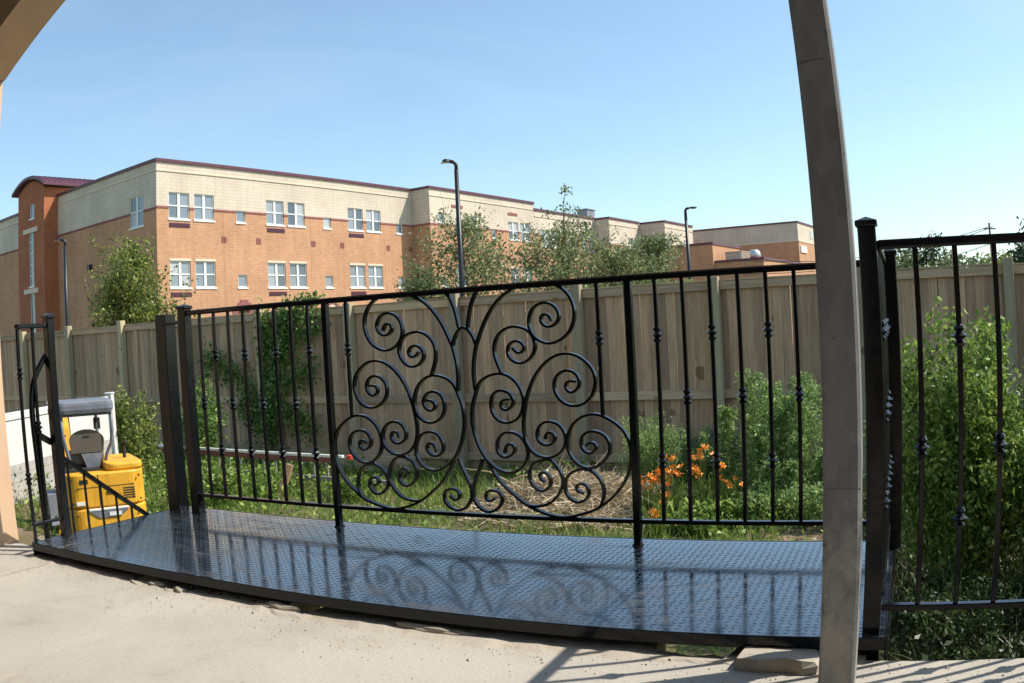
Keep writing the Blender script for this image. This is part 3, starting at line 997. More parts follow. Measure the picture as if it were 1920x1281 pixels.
def build_grit():
    rng = np.random.default_rng(77)
    n = 900
    u = rng.uniform(-0.4, 4.2, n)
    v = -0.02 - np.abs(rng.normal(size=n)) * 0.16
    s = rng.uniform(0.0012, 0.0045, n) * np.where(rng.random(n) < 0.06, 2.2, 1)
    base = np.array([(1, 0, 0), (-0.5, 0.87, 0), (-0.5, -0.87, 0), (0.1, 0.1, 0.9)])
    V, F = [], []
    for k in range(n):
        a = rng.random() * 6.28
        c, d = math.cos(a), math.sin(a)
        q = base * s[k] * rng.uniform(0.7, 1.3, 3)
        V += [(u[k] + x * c - y * d, v[k] + x * d + y * c, 0.0005 + z) for x, y, z in q]
        F += [(4 * k, 4 * k + 1, 4 * k + 3), (4 * k + 1, 4 * k + 2, 4 * k + 3), (4 * k + 2, 4 * k, 4 * k + 3)]
    me = bpy.data.meshes.new('grit')
    me.from_pydata(V, [], F)
    o = obj('grit', me, 'rubble_stone')
    o.matrix_world = DECK.m
    tag(o, 'fine brown grit scattered on the concrete along the landing', 'grit', kind='stuff')
build_grit()

# ================================================================== tall wooden fence
def build_fence():
    t = Thing('wooden_fence', 'tall weathered board fence with posts and two rails across the yard', 'fence', FENCE, (14.6, 0, GROUND_Z))
    rng = random.Random(3)
    BAY = 2.44
    # pickets: a few shared meshes with dog-eared or split tops
    protos = []
    for k in range(6):
        w = 0.1515
        h = 3.13 + rng.uniform(-0.02, 0.02)
        wob = rng.uniform(-0.004, 0.004)
        b = 0.004
        vs = []
        for z in (0, h * 0.5, h):
            s = wob if z == h * 0.5 else 0
            vs += [(-w / 2 + b, s, z), (w / 2 - b, s, z), (w / 2, b + s, z), (w / 2, 0.018 + s, z), (-w / 2, 0.018 + s, z), (-w / 2, b + s, z)]
        fs = [tuple(range(5, -1, -1)), tuple(range(12, 18))]
        for r in (0, 6):
            for i in range(6):
                j = (i + 1) % 6
                fs.append((r + i, r + j, r + 6 + j, r + 6 + i))
        protos.append(MB().add(vs, fs).mesh('picket'))
    x = -3.2
    i = 0
    while x < 29.5:
        m = protos[rng.randrange(6)]
        t.inst('picket', m, 'fence_wood', (x, 0.024 + (i % 2) * 0.003 + rng.uniform(-0.003, 0.003), -1.60 + rng.uniform(-0.03, 0.02)), rot=(0, rng.uniform(-0.003, 0.003), rng.uniform(-0.02, 0.02)))
        i += 1
        x += 0.1525 + (rng.uniform(0.003, 0.007) if rng.random() < 0.07 else 0.0)
    for k in range(-1, 12):
        px = -0.09 + BAY * k + (0.02 if k else 0)
        zt = 1.66 + rng.uniform(-0.02, 0.05)
        t.part('post', MB().bevel_box(px - 0.085, px + 0.085, -0.165, 0.0, GROUND_Z - 0.3, zt, 0.008), 'fence_post_wood')
        a, b = px + 0.088, px + BAY - 0.088
        if k < 11:
            for z0, z1, d in ((1.44, 1.575, -0.036), (-0.345, -0.195, -0.038), (-1.42, -1.28, -0.038)):
                tl = rng.uniform(-0.008, 0.008)
                t.part('rail', MB().bevel_box(a, b, d, 0.018, z0 + tl, z1 + tl, 0.004), 'fence_rail_wood')
            t.part('cap_board', MB().bevel_box(a - 0.002, b + 0.002, -0.05, 0.045, 1.577 + tl, 1.602 + tl, 0.003), 'fence_rail_wood')
    for a, b in ((9.9, 13.6),):
        t.part('kick_board', MB().bevel_box(a, b, -0.22, -0.19, -1.66, -1.36, 0.004), 'fence_rail_wood')
build_fence()

# ================================================================== school building
def wall_grid(mb, a0, a1, z0, z1, holes, plane, depth, axis='y'):
    """a wall face with openings and their reveals; plane is the fixed coordinate, depth goes inwards"""
    hs = [(max(h[0], a0), max(h[1], z0), min(h[2], a1), min(h[3], z1)) for h in holes]
    hs = [h for h in hs if h[2] - h[0] > 1e-4 and h[3] - h[1] > 1e-4]
    A = sorted({a0, a1, *[h[0] for h in hs], *[h[2] for h in hs]})
    Z = sorted({z0, z1, *[h[1] for h in hs], *[h[3] for h in hs]})
    def P(a, z, d=0.0):
        return (a, plane + d, z) if axis == 'y' else (plane + d, a, z)
    for i in range(len(A) - 1):
        for j in range(len(Z) - 1):
            ca, cz = (A[i] + A[i + 1]) / 2, (Z[j] + Z[j + 1]) / 2
            if any(h[0] < ca < h[2] and h[1] < cz < h[3] for h in hs):
                continue
            mb.add([P(A[i], Z[j]), P(A[i + 1], Z[j]), P(A[i + 1], Z[j + 1]), P(A[i], Z[j + 1])], [(0, 1, 2, 3)])
    for h in hs:
        c = [(h[0], h[1]), (h[2], h[1]), (h[2], h[3]), (h[0], h[3])]
        for k in range(4):
            p, q = c[k], c[(k + 1) % 4]
            if (p[1] == q[1] and p[1] in (z0, z1)):
                continue
            mb.add([P(*p), P(*q), P(*q, depth), P(*p, depth)], [(0, 1, 2, 3)])

PANE = {}
def window(t, a0, z0, a1, z1, plane, depth, axis='y', small=False, parent=None):
    """white frame, mullions, panes and sill set back in the opening"""
    w, h = a1 - a0, z1 - z0
    s = 1 if depth > 0 else -1
    d0, d1 = plane + s * 0.06, plane + s * 0.14
    fr = 0.06
    def bx(mb, x0, x1, zz0, zz1, da, db):
        lo, hi = min(da, db), max(da, db)
        if axis == 'y': mb.box(x0, x1, lo, hi, zz0, zz1)
        else: mb.box(lo, hi, x0, x1, zz0, zz1)
    mb = MB()
    bx(mb, a0 + 0.002, a0 + fr, z0 + 0.002, z1 - 0.002, d0, d1)
    bx(mb, a1 - fr, a1 - 0.002, z0 + 0.002, z1 - 0.002, d0, d1)
    bx(mb, a0 + fr, a1 - fr, z0 + 0.002, z0 + fr, d0, d1)
    bx(mb, a0 + fr, a1 - fr, z1 - fr, z1 - 0.002, d0, d1)
    if not small:
        am, zm = (a0 + a1) / 2, (z0 + z1) / 2
        bx(mb, am - 0.085, am + 0.085, z0 + fr, z1 - fr, d0 - s * 0.01, d1)
        bx(mb, a0 + fr, am - 0.085, zm - 0.035, zm + 0.035, d0 + s * 0.002, d1)
        bx(mb, am + 0.085, a1 - fr, zm - 0.035, zm + 0.035, d0 + s * 0.002, d1)
    f = t.part('window', mb, 'white_frame', parent)
    if small:
        cells = [(a0 + fr, a1 - fr, z0 + fr, z1 - fr)]
    else:
        cells = [(x0, x1, q0, q1) for x0, x1 in ((a0 + fr, am - 0.085), (am + 0.085, a1 - fr)) for q0, q1 in ((z0 + fr, zm - 0.035), (zm + 0.035, z1 - fr))]
    for x0, x1, q0, q1 in cells:
        pm = MB()
        bx(pm, x0, x1, q0, q1, plane + s * 0.10, plane + s * 0.115)
        t.part('pane', pm, 'window_glass', f)
    sm = MB()
    bx(sm, a0 - 0.06, a1 + 0.06, z0 - 0.10, z0 + 0.001, plane - s * 0.05, plane + s * 0.13)
    t.part('sill', sm, 'white_frame', f)
    return f

def band_pieces(t, a0, a1, z0, z1, holes, plane, s, mat, name, axis='y', proud=0.03):
    cut = sorted([(h[0], h[2]) for h in holes if h[1] < z1 and h[3] > z0])
    x = a0
    for c0, c1 in cut + [(a1, a1)]:
        if c0 - x > 0.02:
            mb = MB()
            lo, hi = sorted((plane - s * proud, plane + s * 0.02))
            if axis == 'y': mb.box(x, c0, lo, hi, z0, z1)
            else: mb.box(lo, hi, x, c0, z0, z1)
            t.part(name, mb, mat)
        x = max(x, c1)

def build_school():
    t = Thing('school_building', 'long three-storey orange brick school with cream top storey and purple roof edge', 'building', SCHOOL, (0, 0, GROUND_Z))
    ZG = GROUND_Z - 0.3
    DP = 0.16
    # --- main front (plane y = 0) ------------------------------------
    blocks = []
    wins, smalls = [], []
    for a in (0.89, 8.53, 16.08):
        for x in (a, a + 1.88):
            wins.append((x, 8.38, x + 1.52, 9.94))
            wins.append((x, 4.36, x + 1.52, 5.92))
    for a in (6.05, 13.65, 21.18):
        smalls.append((a, 8.38, a + 0.72, 9.11))
        smalls.append((a, 4.36, a + 0.72, 5.14))
    blocks.append(dict(a0=0.0, a1=23.05, y=0.0, top=11.86, band=9.06, wins=wins, smalls=smalls))
    # --- second block --------------------------------------------------
    wins = [(33.48, 8.36, 34.97, 9.87), (35.28, 8.36, 36.8, 9.87), (38.67, 8.0, 40.06, 9.52), (40.42, 8.0, 41.8, 9.52), (45.84, 8.0, 46.95, 9.48), (47.2, 8.0, 48.35, 9.48),
            (33.48, 4.36, 34.97, 5.92), (35.28, 4.36, 36.8, 5.92), (45.84, 4.2, 46.95, 5.7), (26.0, 4.36, 27.5, 5.92)]
    smalls = [(24.07, 9.22, 24.8, 9.95), (28.1, 9.22, 28.85, 9.95), (31.0, 8.38, 31.65, 9.05), (24.1, 4.36, 24.8, 5.1), (28.9, 8.25, 29.55, 8.9)]
    blocks.append(dict(a0=23.05, a1=37.6, y=-1.731, top=11.86, band=9.06, wins=[w for w in wins if w[0] < 37], smalls=smalls))
    blocks.append(dict(a0=37.6, a1=48.52, y=-1.729, top=11.31, band=9.0, wins=[w for w in wins if w[0] > 37], smalls=[(43.2, 8.3, 43.8, 8.95)]))
    blocks.append(dict(a0=48.52, a1=55.35, y=-3.382, top=11.22, band=8.57, wins=[(52.5, 7.98, 53.7, 9.43), (53.95, 7.98, 55.15, 9.43)], smalls=[(50.2, 7.95, 50.85, 8.55), (52.6, 6.15, 53.8, 6.42)]))
    blocks.append(dict(a0=55.35, a1=62.9, y=-6.274, top=11.12, band=8.52, wins=[(60.19, 7.98, 61.2, 9.35)], smalls=[(56.5, 8.66, 57.1, 9.42), (56.4, 6.1, 57.2, 6.75)]))
    for n, b in enumerate(blocks):
        holes = b['wins'] + b['smalls']
        y = b['y']
        mb = MB()
        wall_grid(mb, b['a0'], b['a1'], ZG, b['band'] - 0.10, holes, y, DP)
        mc = MB()
        wall_grid(mc, b['a0'], b['a1'], b['band'] + 0.03, b['top'] - 0.16, holes, y, DP)
        # closing box behind: inner wall, roof deck
        mb.box(b['a0'] + 0.02, b['a1'] - 0.02, y + DP, y + DP + 0.02, ZG, b['top'] - 0.5)
        t.part('brick_wall', mb, 'orange_brick')
        t.part('cream_wall', mc, 'cream_block')
        band_pieces(t, b['a0'] - 0.02, b['a1'], b['band'] - 0.10, b['band'] + 0.03, holes, y, 1, 'purple_brick', 'band_course')
        t.part('cornice', MB().box(b['a0'] - 0.02, b['a1'], y - 0.05, y + 0.02, b['top'] - 0.72, b['top'] - 0.63), 'trim_stone')
        t.part('coping', MB().box(b['a0'] - 0.10, b['a1'] + 0.0, y - 0.10, y + 0.35, b['top'] - 0.16, b['top'] + 0.02), 'purple_metal')
        t.part('roof_deck', MB().box(b['a0'] + 0.1, b['a1'], y + 0.36, 14.0, b['top'] - 0.6, b['top'] - 0.5), 'roof_membrane')
        for w in b['wins']:
            window(t, *w, y, DP)
            if abs(w[1] - 4.36) < 0.01:   # pale lintel over the lower windows
                t.part('lintel', MB().box(w[0] - 0.03, w[2] + 0.03, y - 0.03, y + 0.02, w[3], w[3] + 0.14), 'trim_stone')
        for w in b['smalls']:
            window(t, *w, y, DP, small=True)
    # short faces where one block stands proud of the next (they face left)
    for a, y0, y1, top, band in ((23.05, -1.731, 0.0, 11.86, 9.06), (48.52, -3.382, -1.729, 11.22, 8.57), (55.35, -6.274, -3.382, 11.12, 8.52)):
        t.part('brick_wall', MB().box(a, a + 0.02, y0 + 0.001, y1, ZG, band - 0.10), 'orange_brick')
        t.part('cream_wall', MB().box(a, a + 0.02, y0 + 0.001, y1, band + 0.03, top - 0.16), 'cream_block')
        t.part('band_course', MB().box(a - 0.03, a - 0.0005, y0, y1 - 0.03, band - 0.10, band + 0.03), 'purple_brick')
        t.part('cornice', MB().box(a - 0.05, a - 0.0005, y0, y1 - 0.05, top - 0.72, top - 0.63), 'trim_stone')
        t.part('coping', MB().box(a - 0.10, a - 0.002, y0 + 0.36, y1 - 0.1, top - 0.16, top + 0.02), 'purple_metal')
    t.part('brick_wall', MB().box(37.58, 37.599, -1.74, 12.0, 10.6, 11.70), 'cream_block')
    t.part('end_wall', MB().box(62.88, 62.9, -6.27, 13.9, ZG, 11.0), 'orange_brick')
    # --- left flank (plane x = 0) ----------------------------------------
    fl = [(1.42, 8.14, 3.02, 9.98)]
    for y0, y1, top, band, hl in ((0.0, 12.9, 11.86, 9.0, fl), (17.4, 34.0, 11.6, 8.9, [])):
        mb, mc = MB(), MB()
        wall_grid(mb, y0, y1, ZG, band - 0.10, hl, 0.0, DP, 'x')
        wall_grid(mc, y0, y1, band + 0.03, top - 0.16, hl, 0.0, DP, 'x')
        mb.box(DP, DP + 0.02, y0 + 0.02, y1, ZG, top - 0.5)
        t.part('brick_wall', mb, 'orange_brick')
        t.part('cream_wall', mc, 'cream_block')
        band_pieces(t, y0 + 0.02, y1, band - 0.10, band + 0.03, hl, 0.0, 1, 'purple_brick', 'band_course', 'x')
        t.part('cornice', MB().box(-0.05, 0.02, y0 + 0.02, y1, top - 0.72, top - 0.63), 'trim_stone')
        t.part('coping', MB().box(-0.10, 0.30, y0 + 0.36, y1, top - 0.16, top + 0.02), 'purple_metal')
    for w in fl:
        window(t, *w, 0.0, DP, 'x')
    # small things on the front
    for a in (0.90, 8.56, 16.1):
        for z in (7.88, 3.82):
            v = t.part('louvre', MB().box(a, a + 1.52, -0.03, 0.02, z, z + 0.26), 'purple_metal')
            for k in range(4):
                t.part('slat', MB().box(a + 0.05, a + 1.47, -0.045, -0.031, z + 0.03 + k * 0.055, z + 0.055 + k * 0.055), 'purple_metal', v)
    for a in (5.03, 7.83, 12.65, 15.4, 20.2, 22.7):
        t.part('accent_block', MB().box(a - 0.19, a - 0.01, -0.025, 0.02, 7.08, 7.255), 'purple_brick')
        t.part('accent_block', MB().box(a + 0.01, a + 0.19, -0.025, 0.02, 7.08, 7.255), 'purple_brick')
        t.part('accent_block', MB().box(a - 0.19, a - 0.01, -0.025, 0.02, 7.275, 7.45), 'purple_brick')
        t.part('accent_block', MB().box(a + 0.01, a + 0.19, -0.025, 0.02, 7.275, 7.45), 'purple_brick')
    for a in (6.45, 14.05, 21.6):
        p = [(-0.95, 2.6), (0.95, 2.6), (0.95, 3.05), (0.72, 3.05), (0.72, 3.24), (0.52, 3.24), (0.52, 3.42), (0.33, 3.42), (0.33, 3.6), (-0.33, 3.6), (-0.33, 3.42), (-0.52, 3.42), (-0.52, 3.24), (-0.72, 3.24), (-0.72, 3.05), (-0.95, 3.05)]
        e = t.part('stepped_ornament', MB().prism([(a + x, z) for x, z in p], -0.035, 0.02, 'y'), 'purple_brick')
        t.part('pediment', MB().prism([(a - 0.45, 2.95), (a + 0.45, 2.95), (a + 0.1, 3.18), (a - 0.1, 3.18)], -0.16, -0.036, 'y'), 'trim_stone', e)
    for a, z in ((25.73, 10.45), (33.47, 10.42)):
        t.part('accent_strip', MB().box(a, a + 1.42, -1.77, -1.735, z, z + 0.22), 'purple_brick')
    for a in (45.84, 52.52):
        y = -1.77 if a < 48 else -3.42
        t.part('louvre', MB().box(a, a + 1.25, y, y + 0.036, 7.58, 7.82), 'purple_metal')
    lt = t.part('wall_lamp', MB().box(-0.22, -0.002, 7.9, 8.25, 6.1, 6.5), 'lamp_metal')
    for a in (5.0, 12.4, 19.8):
        t.part('downpipe_joint', MB().box(a - 0.010, a + 0.010, -0.008, 0.01, ZG, 8.94), 'log_wood')
    # --- stair tower with curved roof ----------------------------------------
    X0, X1, Y0, Y1 = -1.13, 3.2, 12.9, 17.4
    hl = [(14.55, 10.45, 15.35, 11.45), (14.65, 5.7, 15.5, 9.45), (14.65, 2.6, 15.5, 5.2)]
    mb = MB()
    wall_grid(mb, Y0, Y1, ZG, 12.35, hl, X0, DP, 'x')
    mb.box(X0 + DP, X0 + DP + 0.02, Y0 + .02, Y1 - .02, ZG, 12.3)
    mb.box(X0 + 0.001, X1, Y0, Y0 + 0.02, ZG, 12.35)
    mb.box(X0 + 0.001, X1, Y1 - 0.02, Y1, ZG, 12.35)
    gb = []
    arc = [(Y0 + (Y1 - Y0) * k / 16, 12.35 + 0.72 * math.sin(math.pi * k / 16) ** 0.8) for k in range(17)]
    mb.prism([(Y0, 12.345)] + arc[1:-1] + [(Y1, 12.345)], X0, X0 + 0.02, 'x')
    tw = t.part('tower_wall', mb, 'red_brick')
    def rz(k):
        return 12.42 + 0.80 * math.sin(math.pi * k / 20) ** 0.85
    ys = [Y0 - 0.55 + (Y1 - Y0 + 1.1) * k / 20 for k in range(21)]
    prof = [(ys[k], rz(k)) for k in range(21)] + [(ys[k], rz(k) + 0.20) for k in range(20, -1, -1)]
    rf = t.part('tower_roof', MB().prism(prof, X0 - 0.35, X1 + 1.5, 'x'), 'purple_metal')
    x = X0 - 0.2
    while x < X1 + 1.4:
        pr = [(ys[k], rz(k) + 0.201) for k in range(21)] + [(ys[k], rz(k) + 0.245) for k in range(20, -1, -1)]
        t.part('roof_seam', MB().prism(pr, x, x + 0.04, 'x'), 'purple_metal', rf)
        x += 0.42
    for h in hl:
        window(t, *h, X0, DP, 'x', small=True)
    for zz in (9.45, 5.22):
        t.part('lintel', MB().box(X0 - 0.08, X0 + 0.02, 13.95, 16.35, zz, zz + 0.33), 'trim_stone')
    for k in range(4):
        t.part('transom', MB().box(X0 + 0.05, X0 + 0.15, 14.66, 15.49, 6.4 + k * 0.78, 6.47 + k * 0.78), 'white_frame')
build_school()

def brick_box(t, a0, a1, y0, y1, top, band, cream=True):
    ZG = GROUND_Z - 0.3
    if cream:
        t.part('brick_wall', MB().box(a0, a1, y0, y1, ZG, band), 'orange_brick')
        t.part('cream_wall', MB().box(a0 + 0.01, a1 - 0.01, y0 + 0.01, y1 - 0.01, band, top - 0.15), 'cream_block')
        t.part('band_course', MB().box(a0 - 0.05, a1, y0 - 0.05, y1, band - 0.05, band + 0.12), 'trim_stone')
    else:
        t.part('brick_wall', MB().box(a0, a1, y0, y1, ZG, top - 0.15), 'orange_brick')
    t.part('coping', MB().box(a0 - 0.08, a1 + 0.05, y0 - 0.08, y1, top - 0.15, top + 0.03), 'purple_metal')

def build_annexes():
    t = Thing('gymnasium', 'big plain cream and brick hall behind the low brick annex', 'building', SCHOOL, (66.8, -17.3, GROUND_Z))
    brick_box(t, 66.8, 84.0, -17.3, -4.6, 11.0, 8.85)
    t.part('window', MB().box(72.1, 73.4, -17.34, -17.29, 9.45, 10.3), 'window_glass')
    t.part('wall_panel', MB().box(67.4, 69.9, -17.42, -17.29, 7.6, 8.35), 'white_frame')
    t = Thing('brick_annex', 'low flat-roofed orange brick annex in front of the cream hall', 'building', SCHOOL, (39.5, -21.7, GROUND_Z))
    brick_box(t, 39.5, 60.0, -21.7, -15.7, 5.5, 0, False)
    brick_box(t, 39.2, 46.0, -17.5, -8.0, 7.0, 0, False)
    t = Thing('roof_vent', 'shiny silver vent hood on the annex roof', 'vent', SCHOOL, (48.6, -18.0, 5.4))
    t.part('duct', MB().lathe([(0.32, 0), (0.32, 0.75)], 14, (48.6, -18.0, 5.36)), 'silver_metal', smooth=False)
    t.part('hood', MB().lathe([(0.50, 0), (0.58, 0.16), (0.52, 0.55), (0.30, 0.75)], 14, (48.6, -18.0, 6.11)), 'silver_metal', smooth=True)
    t = Thing('roof_cabinet', 'tan ribbed cabinet on the annex roof beside the brick penthouse', 'cabinet', SCHOOL, (41.3, -18.9, 5.4))
    t.part('housing', MB().bevel_box(40.2, 42.4, -19.6, -18.2, 5.42, 6.15, 0.03), 'tan_metal')
    for k in range(9):
        t.part('rib', MB().box(40.3 + k * 0.24, 40.38 + k * 0.24, -19.64, -19.601, 5.5, 6.08), 'tan_metal')
    t.part('lid', MB().bevel_box(40.15, 42.45, -19.65, -18.15, 6.15, 6.22, 0.02), 'tan_metal')
    t = Thing('rooftop_unit', 'small grey air handling unit on the school roof edge', 'roof unit', SCHOOL, (53.8, 2.0, 10.7))
    t.part('housing', MB().bevel_box(53.0, 54.7, 1.4, 2.6, 10.7, 12.85, 0.04), 'grey_metal')
    t.part('lid', MB().bevel_box(52.9, 54.8, 1.3, 2.7, 12.85, 12.98, 0.03), 'grey_metal')
build_annexes()

# ================================================================== street lamps, pole, far house
def lamp(x, y, ztop, arm, head_len, r, label, ang=0.0):
    t = Thing('street_lamp', label, 'lamp post', WORLD, (x, y, GROUND_Z), 'lamp posts beyond the fence')
    t.part('pole', MB().tube([(x, y, GROUND_Z - 0.3), (x, y, ztop - 0.25)], [r * 1.25, r * 0.85], 12), 'lamp_metal', smooth=True)
    s = 1 if arm > 0 else -1
    ca, sa = math.cos(ang), math.sin(ang)
    pts = [(0, -0.25), (0, -0.1), (0.04 * s, -0.02), (0.12 * s, 0.03), (0.24 * s, 0.05)]
    t.part('arm', MB().tube([(x + a * ca, y + a * sa, ztop + z) for a, z in pts], r * 0.75, 10), 'lamp_metal', smooth=True)
    h0, h1 = 0.18 * s, arm
    mb = MB()
    prof = [(0.0, 0.05, 0.03), (0.15, 0.09, 0.05), (0.5, 0.15, 0.06), (0.85, 0.13, 0.05), (1.0, 0.05, 0.03)]
    vs, fs = [], []
    for k, w, hh in prof:
        a = h0 + (h1 - h0) * k
        cx, cy = x + a * ca, y + a * sa
        for dw, dz in ((-w, -hh * .6), (w, -hh * .6), (w * .8, hh), (-w * .8, hh)):
            vs.append((cx - dw * sa, cy + dw * ca, ztop + 0.06 + dz))
    for k in range(len(prof) - 1):
        for i in range(4):
            j = (i + 1) % 4
            fs.append((k * 4 + i, k * 4 + j, k * 4 + 4 + j, k * 4 + 4 + i))
    fs += [(3, 2, 1, 0), tuple(len(prof) * 4 - 4 + i for i in range(4))]
    mb.add(vs, fs)
    hd = t.part('head', mb, 'lamp_metal')
    a = (h0 + h1) / 2 + 0.05 * s
    cx, cy = x + a * ca, y + a * sa
    t.part('lens', MB().box(cx - 0.14, cx + 0.14, cy - 0.08, cy + 0.08, ztop - 0.005, ztop + 0.022), 'lamp_lens', hd)
lamp(-1.57, 29.96, 6.66, -0.46, 0.4, 0.085, 'tall black lamp post rising in front of the middle trees', 0.1)
lamp(11.0, 53.9, 7.68, 0.72, 0.6, 0.11, 'distant black lamp post near the right end of the school', -0.1)
lamp(-21.48, 39.54, 6.45, -0.55, 0.5, 0.10, 'dark lamp post in front of the stair tower', 0.2)

def build_far_right():
    F = Frame((36.2, 71.0), R(-28))
    t = Thing('far_house', 'distant house with a grey shingle hip roof beyond the fence', 'house', F, (0, 0, GROUND_Z))
    t.part('wall', MB().box(-3.4, 4.2, -0.02, 7.0, GROUND_Z, 3.5), 'house_siding')
    rf = t.part('roof', MB().add([(-3.8, -0.5, 3.45), (4.6, -0.5, 3.45), (4.6, 7.5, 3.45), (-3.8, 7.5, 3.45), (-1.2, 3.5, 5.25), (1.6, 3.5, 5.25)],
                            [(0, 1, 5, 4), (1, 2, 5), (2, 3, 4, 5), (3, 0, 4), (3, 2, 1, 0)]), 'shingle')
    for a in (-2.5, 1.5):
        t.part('window', MB().box(a, a + 1.1, -0.06, -0.021, 0.6, 1.8), 'window_glass')
    t = Thing('utility_pole', 'thin distant utility pole with a crossarm above the fence', 'utility pole', WORLD, (31.07, 51.33, GROUND_Z))
    t.part('pole', MB().tube([(31.07, 51.33, GROUND_Z - 0.3), (31.07, 51.33, 6.2)], 0.07, 8), 'bark')
    t.part('crossarm', MB().box(30.6, 31.55, 51.29, 51.37, 5.78, 5.86), 'bark')
    for k, (z0, z1) in enumerate(((5.95, 4.6), (5.95, 3.7), (5.0, 3.2))):
        pts = []
        for i in range(13):
            s = i / 12
            pts.append((31.07 - 16 * s + k * 0.3, 51.33 + 6 * s, z0 + (z1 - z0) * s - 0.9 * math.sin(math.pi * s)))
        o = obj('power_line', MB().tube(pts, 0.022, 5).mesh('power_line'), 'wire')
        tag(o, ['topmost thin power line sagging left from the utility pole', 'middle thin power line left of the utility pole', 'lowest thin power line left of the utility pole'][k], 'power line', 'power lines')
build_far_right()

# ================================================================== trees and plants
UPV = np.array([0, 0, 1.0])

def grow_tree(name, label, x, y, top, r, crown_bot, nbranch, nleaf, leaf, mat, seed, elev=(35, 65), prof=None, aspect=0.55, tr=0.07, sparse=0.0, cat='tree', group=None, gz=None, twig_mat='bark'):
    rng = np.random.default_rng(seed)
    gz = GROUND_Z if gz is None else gz
    H = top - gz
    t = Thing(name, label, cat, WORLD, (x, y, gz), group)
    prof = prof or (lambda s: (math.sin(math.pi * min(1, s * 0.9 + 0.12))) ** 0.8)
    tips, segs = [], []
    wob = rng.normal(size=(6, 2)) * 0.02 * H
    zs = np.linspace(0, 1, 7)
    tp = [(x + (wob[i - 1, 0] if i else 0) * 0.5, y + (wob[i - 1, 1] if i else 0) * 0.5, gz - 0.15 + H * 0.96 * s) for i, s in enumerate(zs)]
    t.part('trunk', MB().tube(tp, [tr * (1 - 0.9 * s) + 0.006 for s in zs], 7), twig_mat, smooth=True)
    def trunk_at(s):
        k = min(5, int(s * 6)); f = s * 6 - k
        a, b = np.array(tp[k]), np.array(tp[k + 1])
        return a + (b - a) * f
    mb = MB()
    cb = (crown_bot - gz) / H
    twigs = []
    for i in range(nbranch):
        s = rng.random() ** 0.85
        h = cb + (0.97 - cb) * s
        o = trunk_at(min(0.99, h * 0.98))
        az = i * 2.399 + rng.normal() * 0.4
        el = math.radians(rng.uniform(*elev))
        L = r * prof(s) * rng.uniform(0.75, 1.18) / max(0.35, math.cos(el))
        d = np.array([math.cos(az) * math.cos(el), math.sin(az) * math.cos(el), math.sin(el)])
        bend = rng.normal(size=3) * 0.12 * L
        m = o + d * L * 0.5 + bend * 0.6 + UPV * 0.03 * L
        e = o + d * L + bend + UPV * 0.06 * L
        e[2] = min(e[2], top + rng.uniform(-0.2, 0.05) * 1.0)
        br = tr * 0.35 * (1 - 0.5 * s)
        mb.tube([tuple(o), tuple(m), tuple(e)], [br, br * 0.6, 0.006], 5, False)
        twigs.append((o, m, e, L))
        for _ in range(3):
            f = rng.uniform(0.35, 0.9)
            p = o + (e - o) * f + bend * 0.3
            q = p + (d + rng.normal(size=3) * 0.55) * L * rng.uniform(0.2, 0.4)
            mb.tube([tuple(p), tuple(q)], [br * 0.4, 0.004], 4, False)
            twigs.append((p, (p + q) / 2, q, L * 0.35))
    t.part('limbs', mb, twig_mat)
    Ls = np.array([w[3] for w in twigs])
    pick = rng.choice(len(twigs), nleaf, p=Ls / Ls.sum())
    f = rng.random(nleaf) ** 0.65
    O = np.array([w[0] for w in twigs])[pick]; M = np.array([w[1] for w in twigs])[pick]; E = np.array([w[2] for w in twigs])[pick]
    g = f[:, None]
    P = (1 - g) ** 2 * O + 2 * g * (1 - g) * (2 * M - (O + E) / 2) + g ** 2 * E
    P = P + rng.normal(size=(nleaf, 3)) * (0.055 * r + leaf * 0.5)
    D = (E - O)
    D = D / (np.linalg.norm(D, axis=1, keepdims=True) + 1e-6) * 0.6 + rng.normal(size=(nleaf, 3)) * 0.7
    keep = (P[:, 2] > crown_bot - 0.4) & (P[:, 2] < top + 0.1)
    P, D = P[keep], D[keep]
    me = leaf_mesh('crown', P - np.array([x, y, gz]), D, leaf * rng.uniform(0.6, 1.3, len(P)), aspect, rng, droop=0.15)
    c = obj('crown', me, mat, t.e)
    return t

cone = lambda s: max(0.10, (1 - s) ** 0.75) if s > 0.12 else 0.75 + s
TG = 'trees beyond the fence'
grow_tree('pear_tree', 'dense yellow-green conical tree behind the fence left of the lamp-lit brick corner', -12.35, 27.35, 4.55, 1.22, -0.6, 110, 15000, 0.125, 'leaf_yellow_tree', 21, (52, 78), lambda s: (1 - s) ** 0.85 * 1.0 + 0.10, 0.6, group=TG)
grow_tree('young_tree', 'loose grey-green tree behind the tall lamp post', -1.65, 33.9, 5.65, 2.0, -0.4, 70, 7400, 0.15, 'leaf_tree', 22, (28, 60), lambda s: (1 - s) ** 0.62 * 1.0 + 0.10, 0.5, group=TG)
grow_tree('young_tree', 'tallest loose tree with a bare whip top right of the lamp post', 1.8, 31.9, 4.75, 1.95, -0.4, 76, 8600, 0.14, 'leaf_tree', 23, (30, 62), lambda s: (1 - s) ** 0.55 + 0.10, 0.5, group=TG)
grow_tree('young_tree', 'low bushy tree joining the right side of the whip-topped tree', 3.85, 33.0, 3.95, 1.45, -0.4, 55, 7000, 0.14, 'leaf_tree', 24, (30, 60), lambda s: (1 - s) ** 0.5 + 0.12, 0.5, group=TG)
grow_tree('young_tree', 'small round tree before the farthest school wing', 6.35, 39.5, 4.75, 1.15, 0.2, 55, 6500, 0.15, 'leaf_tree', 25, (40, 70), lambda s: (1 - s) ** 0.5 + 0.2, 0.5, group=TG)
